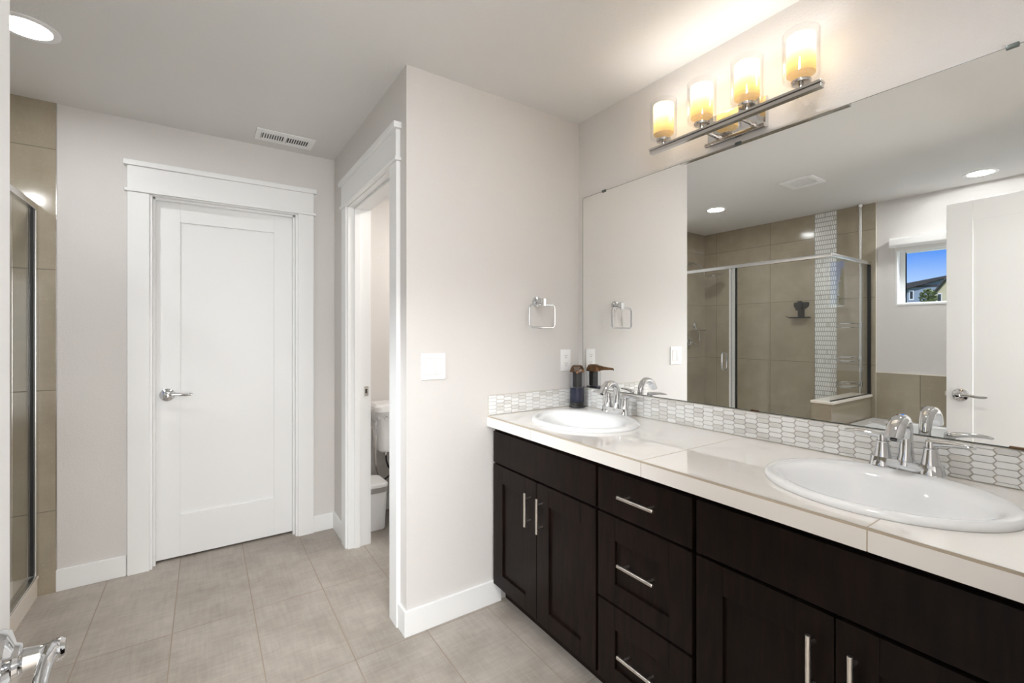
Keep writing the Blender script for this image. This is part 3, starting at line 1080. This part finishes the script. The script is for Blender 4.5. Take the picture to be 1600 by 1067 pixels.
# ------------------------------------------------------------------ faucets
def make_faucet():
    fx, fy = 1.605, 1.490
    z0 = CT + .0165
    f = thing('faucet', 'chrome two-handle faucet beside the soap dispenser', 'faucet', (fx, fy, z0), 'chrome faucets on the sinks')
    # base plate, waisted between the handles
    top, bot, low = [], [], []
    n = 48
    for j in range(n):
        a = 2 * pi * j / n
        yy = .079 * (abs(cos(a)) ** .75) * (1 if cos(a) >= 0 else -1)
        wx = (.020 + .010 * (abs(yy) / .079) ** 1.5) * (abs(sin(a)) ** .55) * (1 if sin(a) >= 0 else -1)
        bot.append((fx + wx * 1.12, fy + yy * 1.03, z0))
        low.append((fx + wx * 1.06, fy + yy * 1.01, z0 + .010))
        top.append((fx + wx, fy + yy * .98, z0 + .026))
    MB().grid([bot, low, top], True, True, True).build('base_plate', M['chrome'], f, angle=50)
    # spout body
    pts = [(fx, fy, z0 + .012), (fx + .003, fy, z0 + .045), (fx + .004, fy, z0 + .085), (fx - .001, fy, z0 + .112), (fx - .014, fy, z0 + .132), (fx - .034, fy, z0 + .142), (fx - .056, fy, z0 + .139),
           (fx - .074, fy, z0 + .127), (fx - .088, fy, z0 + .110), (fx - .096, fy, z0 + .096)]
    rad = [.021, .0165, .0145, .0160, .0180, .0200, .0210, .0212, .0206, .0195]
    fl = [1.15, 1.05, .95, .88, .80, .74, .70, .68, .66, .62]
    sp = MB().tube(pts, rad, 20, True, fl, up=(1, 0, 0)).build('spout', M['chrome'], f, angle=60)
    MB().lathe((fx - .0955, fy, z0 + .0965), [(0, 0), (.0075, 0), (.0075, .004), (0, .004)], dirv=(-.5, 0, -.85), n=16, cap=(False, False)).build('aerator', M['plate_slot'], sp)
    for s in (1, -1):
        hy = fy + s * .052
        h = MB().lathe((fx, hy, z0 + .010), [(.029, -.008), (.0275, 0), (.0235, .008), (.020, .020), (.0168, .038), (.0145, .056), (.0150, .0575), (.0150, .060)], n=32).build('handle', M['chrome'], f)
        pts, rad, fl = [], [], []
        mb = MB().lathe((fx, hy, z0 + .0705), [(.0125, 0), (.0120, .010), (.0110, .017), (.006, .0205), (0, .021)], n=24, cap=(True, False))
        for i in range(13):
            u = i / 12
            pts.append((fx - .012 * u, hy + s * (.000 + .088 * u), z0 + .0815 + .0095 * sin(u * pi * .62) - .003 * u * u))
            rad.append(.0098 + .0005 * sin(u * pi) - (.004 if u > .95 else 0))
            fl.append(.95 - .55 * u)
        mb.tube(pts, rad, 14, True, fl)
        mb.build('lever', M['chrome'], h)
    MB().cyl((fx + .030, fy, z0 + .001), (fx + .030, fy, z0 + .052), .0028).lathe((fx + .030, fy, z0 + .052), [(.003, 0), (.0055, .004), (.0055, .012), (0, .015)], n=16, cap=(True, False)).build('lift_rod', M['chrome'], f)
    return f


f1 = make_faucet()
f2 = move_copy(f1, (1.605, .425, f1.location.z), 'chrome two-handle faucet on the right sink, nearest the viewer')

# ------------------------------------------------------------------ vanity cabinets
XF, XFF = 1.136, 1.156         # front of the doors, front of the face frames
FX1 = XM - .002


def carcass(par, y0, y1, rails, mids=()):
    """hollow cabinet box with face frame; rails = list of (z0,z1) across the front"""
    mb = MB()
    w = .018
    mb.box(XFF + .018, FX1, y0, y0 + w, .098, .848).box(XFF + .018, FX1, y1 - w, y1, .098, .848)
    mb.box(XFF + .018, FX1, y0 + w, y1 - w, .098, .116)
    mb.box(FX1 - .006, FX1, y0 + w, y1 - w, .116, .848)
    mb.build('box', M['wood'], par)
    mb = MB()
    mb.box(XFF, XFF + .018, y0, y0 + .04, .098, .848).box(XFF, XFF + .018, y1 - .04, y1, .098, .848)
    for a, b in rails:
        mb.box(XFF, XFF + .018, y0 + .04, y1 - .04, a, b)
    for a, b, c, d in mids:
        mb.box(XFF, XFF + .018, a, b, c, d)
    mb.build('face_frame', M['wood'], par)
    MB().box(XFF + .060, XFF + .074, y0, y1, .0, .098).build('toe_kick', M['wood'], par)


def flat_front(par, name, y0, y1, z0, z1):
    return MB().box(XF, XFF - .0008, y0, y1, z0, z1, .002).build(name, M['wood'], par)


def panel_front(par, name, y0, y1, z0, z1, st=.078):
    mb = MB()
    t0, t1 = XF, XFF - .0008
    mb.box(t0, t1, y0, y0 + st, z0, z1, .0016).box(t0, t1, y1 - st, y1, z0, z1, .0016)
    mb.box(t0, t1, y0 + st, y1 - st, z1 - st, z1, .0012).box(t0, t1, y0 + st, y1 - st, z0, z0 + st * .85, .0012)
    mb.box(t0 + .010, t1, y0 + st - .003, y1 - st + .003, z0 + st * .85 - .003, z1 - st + .003)
    return mb.build(name, M['wood'], par)


def bar_pull(par, y, z, L, vert):
    mb = MB()
    d = (0, 0, 1) if vert else (0, 1, 0)
    c = Vector((XF - .031, y, z))
    D = Vector(d)
    mb.lathe(c - D * L / 2, [(.0048, 0), (.0058, .001), (.0058, L - .001), (.0048, L)], dirv=d, n=20)
    for s in (-1, 1):
        p = c + D * (s * L * .335)
        mb.cyl(p, (XF - .0002, p.y, p.z), .0042, n=14)
    o = mb.build('bar_handle', M['nickel'], par)
    return o


c1 = thing('vanity_cabinet', 'dark vanity cabinet with two doors beside the towel ring wall', 'cabinet', (1.42, 1.495, 0), 'dark vanity cabinets')
carcass(c1, 1.146, YE - .001, ((.098, .135), (.655, .69), (.815, .848)))
flat_front(c1, 'false_front', 1.153, 1.834, .682, .828)
o = panel_front(c1, 'door', 1.4965, 1.834, .102, .673)
bar_pull(o, 1.536, .553, .142, True)
o = panel_front(c1, 'door', 1.153, 1.4935, .102, .673)
bar_pull(o, 1.454, .553, .142, True)

c2 = thing('drawer_cabinet', 'dark vanity drawer cabinet with three drawers between the two sinks', 'cabinet', (1.42, .955, 0), 'dark vanity cabinets')
carcass(c2, .764, 1.1455, ((.098, .125), (.365, .395), (.66, .69), (.815, .848)))
o = flat_front(c2, 'drawer', .771, 1.140, .682, .828)
bar_pull(o, .953, .760, .142, False)
o = panel_front(c2, 'drawer', .771, 1.140, .384, .674)
bar_pull(o, .953, .538, .142, False)
o = panel_front(c2, 'drawer', .771, 1.140, .102, .376)
bar_pull(o, .953, .242, .142, False)

c3 = thing('vanity_cabinet', 'dark vanity cabinet with two doors under the nearest sink', 'cabinet', (1.42, .42, 0), 'dark vanity cabinets')
carcass(c3, .055, .7635, ((.098, .135), (.655, .69), (.815, .848)))
flat_front(c3, 'false_front', .075, .758, .682, .828)
o = panel_front(c3, 'door', .4235, .758, .102, .673)
bar_pull(o, .462, .553, .142, True)
o = panel_front(c3, 'door', .075, .4205, .102, .673)
bar_pull(o, .383, .553, .142, True)

# ------------------------------------------------------------------ vanity light
vl = thing('vanity_light', 'polished steel wall light with four amber candle glass shades above the mirror', 'wall light', (XM, .955, 2.10))
XBAR = 1.588
mb = MB().box(XM - .022, XM - .0008, .838, 1.068, 2.044, 2.156, .003)
mb.mi = 0
mb.build('backplate', M['chrome'], vl)
MB().box(XM - .040, XM - .0225, .836, 1.070, 2.036, 2.050, .002).build('plate_lip', M['steel'], vl)
mb = MB().box(XBAR - .0165, XBAR + .0165, .622, 1.276, 2.072, 2.080, .001).box(XBAR - .011, XBAR + .011, .6225, 1.2755, 2.058, 2.0715, .001)
mb.build('bar', M['steel'], vl)
for y in (.885, 1.022):
    mb = MB().cyl((XBAR + .010, y, 2.0645), (XM - .022, y, 2.0645), .0062, n=14).cyl((XM - .034, y, 2.0645), (XM - .022, y, 2.0645), .010, n=16)
    mb.build('arm', M['steel'], vl)
for k in range(4):
    y = 1.212 - .176 * k
    z = 2.080
    cup = MB().cyl((XBAR, y, z), (XBAR, y, z + .014), .0085, n=18).lathe((XBAR, y, z + .014), [(.010, 0), (.027, .002), (.029, .006), (.029, .010), (.0, .0105)], n=32, cap=(True, False)).build('shade_holder', M['steel'], vl)
    sg = MB().lathe((XBAR, y, z + .0255), [(.020, 0), (.046, .001), (.0515, .006), (.053, .014), (.053, .154), (.0515, .1565), (.050, .154), (.050, .014), (.046, .006), (.020, .0045)], n=48, cap=(False, False)).build('glass_shade', M['lampglass'], vl)
    MB().lathe((XBAR, y, z + .0255), [(.0405, .0200), (.0405, .140)], n=48, cap=(False, False)).build('candle_sleeve', M['sleeve'], sg)
    ld = bpy.data.lights.new('vanity_bulb', 'POINT')
    ld.energy = VANITY_W
    ld.color = (1.0, 0.985, 0.965)
    ld.shadow_soft_size = .018
    lo = bpy.data.objects.new('vanity_bulb', ld)
    lo.location = (XBAR, y, z + .0255 + .112)
    COL.objects.link(lo)

# ------------------------------------------------------------------ downlights and vents
def downlight(x, y, label, lens='lens'):
    d = thing('recessed_light', label, 'ceiling light', (x, y, H), 'recessed ceiling lights')
    MB().lathe((x, y, H), [(.094, -.0005), (.093, -.004), (.078, -.007), (.070, -.0055), (.0695, -.0005)], n=48, cap=(False, False)).build('trim_ring', M['plate'], d)
    MB().lathe((x, y, H - .0035), [(0, 0), (.0694, 0), (.0694, .0028), (0, .0028)], n=48, cap=(False, False)).build('lens', M[lens], d, smooth=False)
    return d


dl = downlight(-.555, 2.425, 'lit round recessed ceiling light over the shower curb')
downlight(-1.215, .800, 'lit round recessed ceiling light above the bathtub', 'lens_tub')
downlight(.90, .50, 'added lit round recessed ceiling light, out of view in front of the vanity', 'lens_fill')  # downlight added out of view to brighten counter and end wall

vr = thing('ceiling_vent', 'white ceiling register with two rows of slots near the closed door', 'air vent', (.39, 2.965, H))
vx0, vx1, vy0, vy1 = .238, .545, 2.880, 3.050
mb = MB()
z0, z1 = H - .006, H - .0006
mb.box(vx0, vx1, vy0, 2.932, z0, z1, .0015).box(vx0, vx1, 3.012, vy1, z0, z1, .0015)
mb.box(vx0, vx0 + .030, 2.932, 3.012, z0, z1).box(vx1 - .030, vx1, 2.932, 3.012, z0, z1).box(.383, .400, 2.932, 3.012, z0, z1)
mb.build('frame', M['plate'], vr)
MB().box(vx0 + .02, vx1 - .02, 2.925, 3.02, H - .0012, H - .0004).build('dark_duct', M['plate_slot'], vr, smooth=False)
mb = MB()
for a, b, s in ((.268, .383, 1.0), (.400, .515, .35)):
    for k in range(10):
        x = a + (b - a) * (k + .0) / 9
        mb.prism([(x - .0035, 2.932, z0), (x + .0015, 2.932, z0), (x + .0015 + s * .004, 2.932, z1 - .0006), (x - .0035 + s * .004, 2.932, z1 - .0006)], (0, .080, 0))
mb.build('slats', M['plate'], vr, smooth=False)

ve = thing('exhaust_fan', 'square white exhaust fan grille on the ceiling, seen in the mirror', 'exhaust fan', (-.355, 1.602, H))
ex0, ex1, ey0, ey1 = -.475, -.240, 1.487, 1.718
mb = MB()
z0, z1 = H - .014, H - .0006
b_ = .038
mb.box(ex0, ex1, ey0, ey0 + b_, z0, z1, .004).box(ex0, ex1, ey1 - b_, ey1, z0, z1, .004).box(ex0, ex0 + b_, ey0 + b_, ey1 - b_, z0, z1, .002).box(ex1 - b_, ex1, ey0 + b_, ey1 - b_, z0, z1, .002)
mb.build('frame', M['plate'], ve)
MB().box(ex0 + b_, ex1 - b_, ey0 + b_, ey1 - b_, H - .003, H - .001).build('dark_duct', M['plate_slot'], ve, smooth=False)
mb = MB()
for k in range(1, 12):
    y = ey0 + b_ + (ey1 - ey0 - 2 * b_) * k / 12
    mb.box(ex0 + b_, ex1 - b_, y - .0038, y + .0038, z0 + .002, z1 - .004)
mb.box(-.360, -.355, ey0 + b_, ey1 - b_, z0 + .001, z1 - .003)
mb.build('grille', M['plate'], ve, smooth=False)

# ------------------------------------------------------------------ towel ring, switch, outlet
tr = thing('towel_ring', 'chrome square towel ring on the wall beside the mirror', 'towel ring', (1.405, YE, 1.45))
MB().lathe((1.405, YE - .0005, 1.452), [(0, 0), (.0265, 0), (.0265, .004), (.024, .009), (.0135, .012), (.0125, .045), (0, .046)], dirv=(0, -1, 0), n=32, cap=(False, False)).build('wall_mount', M['chrome'], tr)
MB().box(1.391, 1.419, YE - .066, YE - .044, 1.428, 1.468, .003).build('ring_holder', M['chrome'], tr)
MB().loop_tube([(a, YE - .055, b) for a, b in rrect(1.402, 1.378, .079, .0575, .018, 6)], .0050, 10).build('ring', M['chrome'], tr)

sw = thing('light_switch', 'white double rocker light switch on the pale wall', 'light switch', (.834, YE, 1.145))
MB().box(.776, .892, YE - .006, YE - .0003, 1.087, 1.204, .003).build('switch_plate', M['plate'], sw)
for x, tlt in ((.811, .0006), (.857, -.0006)):
    r_ = .0165
    mb = MB().prism([(x - r_, YE - .0062, 1.112), (x - r_, YE - .0085 - tlt * 2, 1.112), (x - r_, YE - .0085, 1.145), (x - r_, YE - .0085 + tlt * 2, 1.179), (x - r_, YE - .0062, 1.179)], (2 * r_, 0, 0), .0004)
    mb.build('rocker', M['plate'], sw)
    MB().box(x - r_ - .0012, x + r_ + .0012, YE - .0064, YE - .0058, 1.1105, 1.1808).build('rocker_gap', M['grout_grey'], sw, smooth=False)

ou = thing('wall_outlet', 'white electrical outlet on the wall above the soap dispenser', 'electrical outlet', (1.60, YE, 1.147))
MB().box(1.565, 1.635, YE - .006, YE - .0003, 1.089, 1.205, .003).build('cover_plate', M['plate'], ou)
for z in (1.127, 1.168):
    pts = rrect(1.60, z, .017, .0145, .012, 5)
    rc = MB().prism([(a, YE - .0061, b) for a, b in pts], (0, -.0016, 0)).build('receptacle', M['plate'], ou)
    mb = MB()
    mb.box(1.5925, 1.5942, YE - .0082, YE - .0074, z - .001, z + .008).box(1.6055, 1.6072, YE - .0082, YE - .0074, z - .000, z + .007)
    mb.lathe((1.600, YE - .0074, z - .0075), [(.0026, 0), (.0026, .0008)], dirv=(0, -1, 0), n=12)
    mb.build('slots', M['plate_slot'], rc)

# ------------------------------------------------------------------ soap dispenser
DXP, DYP = 1.632, 1.792
sd = thing('soap_dispenser', 'clear soap dispenser of blue soap with a bronze spout beside the left faucet', 'soap dispenser', (DXP, DYP, CT))
MB().lathe((DXP, DYP, CT), [(0, .0005), (.0415, .0005), (.0425, .004), (.0415, .010), (.038, .013), (.038, .030), (0, .030)], n=40, cap=(False, False)).build('base', M['black'], sd)
bt = MB().lathe((DXP, DYP, CT + .0305), [(.0395, 0), (.0395, .150)], n=44, cap=(True, False)).build('bottle', M['clear'], sd)
MB().lathe((DXP, DYP, CT + .032), [(0, 0), (.0375, 0), (.0378, .002), (.0378, .073), (0, .0735)], n=40, cap=(False, False)).build('soap', M['soap'], bt)
MB().box(DXP - .018, DXP + .018, DYP - .018, DYP + .018, CT + .1065, CT + .186, .004).build('pump_column', M['black'], sd)
dv = Vector((-.67, -.74, 0)).normalized()
sv = Vector((dv.y, -dv.x, 0))


def dpt(a, b, z):
    p = Vector((DXP, DYP, 0)) + dv * a + sv * b
    return (p.x, p.y, z)


rows = []
for z, r, ext, w in ((CT + .186, .040, .040, .040), (CT + .189, .042, .043, .042), (CT + .205, .038, .038, .037), (CT + .219, .029, .027, .028), (CT + .223, .020, .02, .02)):
    rows.append([dpt(r * cos(2 * pi * j / 8 + pi / 8), w * sin(2 * pi * j / 8 + pi / 8), z) for j in range(8)])
MB().grid(rows, True, True, True).build('head', M['bronze'], sd, angle=20)
mb = MB()
rows = []
for a, w, z0_, z1_ in ((.030, .024, CT + .189, CT + .217), (.055, .016, CT + .192, CT + .211), (.085, .010, CT + .193, CT + .206), (.104, .008, CT + .192, CT + .203), (.108, .006, CT + .188, CT + .200)):
    rows.append([dpt(a, -w, z0_), dpt(a, -w * .7, z1_), dpt(a, w * .7, z1_), dpt(a, w, z0_)])
mb.grid(rows, True, True, True)
mb.build('spout', M['bronze'], sd, angle=30)

# ------------------------------------------------------------------ toilet room
to = thing('toilet', 'white toilet standing against the far wall of the toilet room', 'toilet', (1.19, 2.95, 0))
tcx = 1.190


def rrows(specs, n=8):
    """specs: (cx, cy, hx, hy, r, z)"""
    return [[(x, y, s[5]) for x, y in rrect(s[0], s[1], s[2], s[3], s[4], n)] for s in specs]


mb = MB().grid(rrows([(tcx, 3.155, .190, .085, .04, .470), (tcx, 3.155, .200, .092, .04, .480), (tcx, 3.152, .218, .102, .045, .745)]), True, True, True)
tk = mb.build('tank', M['porcelain'], to)
MB().grid(rrows([(tcx, 3.152, .222, .106, .04, .7455), (tcx, 3.152, .234, .114, .045, .752), (tcx, 3.152, .234, .114, .045, .785), (tcx, 3.152, .222, .104, .045, .802)]), True, True, True).build('tank_lid', M['porcelain'], to)
rows = []
for z, hx, y0, y1 in ((0, .105, 2.62, 3.12), (.03, .10, 2.63, 3.12), (.18, .10, 2.62, 3.10), (.28, .145, 2.53, 3.08), (.36, .178, 2.48, 3.06), (.395, .185, 2.47, 3.05)):
    cy, hy = (y0 + y1) / 2, (y1 - y0) / 2
    rows.append([(tcx + hx * cos(2 * pi * j / 40), cy + hy * sin(2 * pi * j / 40), z) for j in range(40)])
MB().grid(rows, True, True, True).build('bowl', M['porcelain'], to, angle=50)
MB().box(tcx - .11, tcx + .11, 3.00, 3.24, .34, .4695, .02).build('tank_support', M['porcelain'], to)
rows = []
for z, k in ((.396, .97), (.402, 1.0), (.425, 1.0), (.435, .95)):
    rows.append([(tcx + .186 * k * cos(2 * pi * j / 40), 2.735 + .265 * k * sin(2 * pi * j / 40), z) for j in range(40)])
MB().grid(rows, True, True, True).build('seat_lid', M['porcelain'], to, angle=50)
mb = MB().lathe((1.02, 3.0475, .715), [(.014, 0), (.014, .008), (.006, .012)], dirv=(0, -1, 0), n=16).tube([(1.02, 3.036, .715), (1.05, 3.032, .712), (1.085, 3.030, .706)], [.006, .006, .0075], 10)
mb.build('flush_lever', M['chrome'], to)
mb = MB().lathe((1.06, 3.155, .430), [(.016, 0), (.018, .01), (.018, .028), (.013, .039)], n=18)
mb.build('tank_fitting', M['steel'], to)
mb = MB().cyl((1.02, 3.2698, .17), (1.02, 3.22, .17), .011).cyl((1.02, 3.222, .155), (1.02, 3.222, .20), .012)
mb.build('supply_valve', M['steel'], to)
mb = MB().tube([(1.06, 3.155, .43), (1.062, 3.155, .39), (1.075, 3.157, .345), (1.10, 3.165, .32), (1.105, 3.18, .28), (1.07, 3.20, .245), (1.03, 3.218, .225), (1.02, 3.222, .20)], .0065, 10)
mb.build('supply_hose', M['rubber_hose'], to)

bd = thing('bidet_sprayer', 'chrome handheld bidet sprayer on a metal hose beside the toilet tank', 'bidet sprayer', (.955, 3.06, .66))
mb = MB().box(.945, .962, 3.055, 3.12, .655, .690, .004).lathe((.952, 3.04, .655), [(.012, 0), (.014, .004), (.014, .03), (.012, .034)], n=18)
mb.build('holder', M['chrome'], bd)
mb = MB().tube([(.952, 3.04, .60), (.952, 3.04, .66), (.953, 3.038, .70), (.957, 3.022, .722), (.964, 3.005, .724)], [.008, .010, .010, .012, .014], 12)
mb.build('sprayer', M['chrome'], bd)
mb = MB().tube([(.952, 3.04, .60), (.953, 3.05, .55), (.960, 3.075, .47), (.980, 3.13, .385), (1.003, 3.18, .32), (1.022, 3.205, .275), (1.030, 3.225, .245)], .0062, 10)
mb.build('metal_hose', M['nickel'], bd)

bn = thing('trash_can', 'white lidded trash can with a grey liner beside the toilet', 'trash can', (.915, 3.04, 0))
MB().grid(rrows([(.918, 3.035, .066, .095, .03, .003), (.918, 3.035, .069, .098, .03, .010), (.918, 3.035, .080, .110, .035, .268)]), True, True, True).build('body', M['plate'], bn)
MB().grid(rrows([(.918, 3.035, .0815, .1115, .035, .250), (.918, 3.035, .084, .113, .035, .268), (.918, 3.035, .083, .112, .035, .283)]), True, True, True).build('liner', M['bag'], bn)
MB().grid(rrows([(.918, 3.035, .084, .113, .035, .2835), (.918, 3.035, .086, .115, .036, .290), (.918, 3.035, .084, .113, .036, .303), (.918, 3.035, .060, .088, .03, .312)]), True, True, True).build('lid', M['plate'], bn)

tp = thing('toilet_paper_holder', 'chrome toilet paper holder with a white roll in the toilet room', 'toilet paper holder', (1.765, 2.55, .66))
MB().cyl((1.7698, 2.62, .66), (1.70, 2.62, .66), .007).lathe((1.7698, 2.62, .66), [(.022, 0), (.020, .006), (.008, .010)], dirv=(-1, 0, 0), n=20).cyl((1.70, 2.625, .66), (1.70, 2.48, .66), .006).build('bracket', M['chrome'], tp)
MB().lathe((1.70, 2.49, .66), [(.020, 0), (.054, 0), (.054, .105), (.020, .105), (.020, 0)], dirv=(0, 1, 0), n=32, cap=(False, False)).build('paper_roll', M['plate'], tp)

# unseen lamp bodies: toilet room's inferred from its light, hall's added for fill
tl = thing('toilet_ceiling_light', 'round white ceiling lamp in the toilet room', 'ceiling light', (1.45, 2.45, H))
MB().lathe((1.45, 2.45, H), [(.15, -.0005), (.15, -.03), (.14, -.036), (.0, -.037)], n=40, cap=(False, False)).build('lamp_body', M['plate'], tl)
hl = thing('hall_fill_fixture', 'added round white ceiling lamp, unseen, in the hall outside the entry', 'ceiling light', (.15, -1.1, H))
MB().lathe((.15, -1.1, H), [(.27, -.0005), (.27, -.04), (.25, -.05), (.0, -.051)], n=40, cap=(False, False)).build('lamp_body', M['plate'], hl)

# ------------------------------------------------------------------ outdoors beyond the window
GZ = -3.0
mb = MB().box(-140, -6, -60, 90, GZ - .3, GZ)
struct('ground', mb, M['lawn'], 'lawn beyond the house, below the window', 'ground', smooth=False)


def gable(name, label, x0, x1, y0, y1, zw, zr, ridge_y, ov, wallm, axis_rise=True):
    """house with a gable facing +x: apex at ridge_y"""
    h = thing(name, label, 'house', ((x0 + x1) / 2, (y0 + y1) / 2, GZ))
    mb = MB().prism([(x1, y0, GZ), (x1, y1, GZ), (x1, y1, zw), (x1, ridge_y, zr), (x1, y0, zw)], (x0 - x1, 0, 0))
    mb.build('wall', wallm, h, smooth=False)
    mb = MB()
    t = .22
    for ya, za, yb_, zb in ((y0, zw, ridge_y, zr), (ridge_y, zr, y1, zw)):
        dy, dz = yb_ - ya, zb - za
        if ya == y0:
            ya2, za2 = ya - ov, za - ov * dz / dy
            yb2, zb2 = yb_, zb
        else:
            ya2, za2 = ya, za
            yb2, zb2 = yb_ + ov, zb + ov * dz / dy
        mb.prism([(x1 + .45, ya2, za2 + .02), (x1 + .45, yb2, zb2 + .02), (x1 + .45, yb2, zb2 + t), (x1 + .45, ya2, za2 + t)], (x0 - x1 - .9, 0, 0))
    mb.build('roof', M['shingle'], h, smooth=False)
    return h


HX = -60.0
ha = thing('house', 'blue grey house with a long dark roof seen through the window', 'house', (HX - 4.5, 12, GZ))
MB().prism([(HX, 4.0, GZ), (HX, 16.7, GZ), (HX, 16.7, 6.0), (HX, 13.9, 6.85), (HX, 9.0, 8.2), (HX, 4.0, 7.0)], (-9, 0, 0)).build('wall', M['blue_siding'], ha, smooth=False)
MB().prism([(HX + .5, 17.6, 5.75), (HX + .5, 17.6, 6.5), (HX + .5, 13.45, 7.15), (HX + .5, 9.0, 8.4), (HX + .5, 3.4, 7.1), (HX + .5, 3.4, 6.8), (HX + .5, 9.0, 8.1), (HX + .5, 13.9, 6.80)], (-10, 0, 0)).build('roof', M['shingle'], ha, smooth=False)
MB().box(HX, HX + .10, 13.3, 16.2, 6.15, 6.30).build('trim_band', M['shingle'], ha, smooth=False)
w_ = MB().box(HX, HX + .08, 16.10, 16.50, 4.8, 5.9).build('window', M['trim'], ha, smooth=False)
MB().box(HX + .08, HX + .10, 16.18, 16.42, 4.95, 5.75).build('pane', M['houseglass'], w_, smooth=False)
HX2 = -54.0
hb = gable('house', 'cream house with a steep dark gable in front of the blue house', HX2 - 4, HX2, 10.7, 13.3, 4.6, 6.55, 12.0, .2, M['cream_siding'])
for y0_, y1_ in ((12.55, 12.88), (11.95, 12.2)):
    w_ = MB().box(HX2, HX2 + .08, y0_, y1_, 3.9, 5.0).build('window', M['trim'], hb, smooth=False)
    MB().box(HX2 + .08, HX2 + .10, y0_ + .05, y1_ - .05, 3.98, 4.92).build('pane', M['houseglass'], w_, smooth=False)


def tree(x, y, ztop, r, label, name='tree', nleaf=700, cone=False, seed=1):
    rnd = random.Random(seed)
    t = thing(name, label, 'tree', (x, y, GZ), 'trees beyond the window')
    MB().cyl((x, y, GZ), (x, y, ztop - .4), .14, .03, n=10).build('trunk', M['bark'], t)
    mb = MB()
    for k in range(nleaf):
        if cone:
            u = rnd.random()
            z = GZ + 1.0 + (ztop - GZ - 1.0) * u
            rr = r * (1 - u) * sqrt(rnd.random()) + .03
        else:
            z = ztop - 2 * r * rnd.random()
            q = 1 - ((z - (ztop - r)) / r) ** 2
            rr = r * sqrt(max(q, 0)) * sqrt(rnd.random())
        a = rnd.random() * 2 * pi
        c = Vector((x + rr * cos(a), y + rr * sin(a), z))
        d1_ = Vector((rnd.uniform(-1, 1), rnd.uniform(-1, 1), rnd.uniform(-1, 1))).normalized() * .16
        d2_ = Vector((rnd.uniform(-1, 1), rnd.uniform(-1, 1), rnd.uniform(-1, 1))).normalized() * .09
        d3_ = d1_.cross(d2_).normalized() * .02
        mb.grid([[c - d1_, c + d2_, c + d1_, c - d2_], [c - d1_ + d3_, c + d2_ + d3_, c + d1_ + d3_, c - d2_ + d3_]], True, True, True)
    mb.build('foliage', M['leaf'], t, smooth=False, weld=False)
    return t


tree(-50, 12.56, 5.15, .65, 'small green leafy tree in front of the cream house', nleaf=230, seed=2)
tree(-38, -11.7, 6.3, 1.3, 'tall green conifer whose reflection shows in the shower return glass', nleaf=1100, cone=True, seed=3)
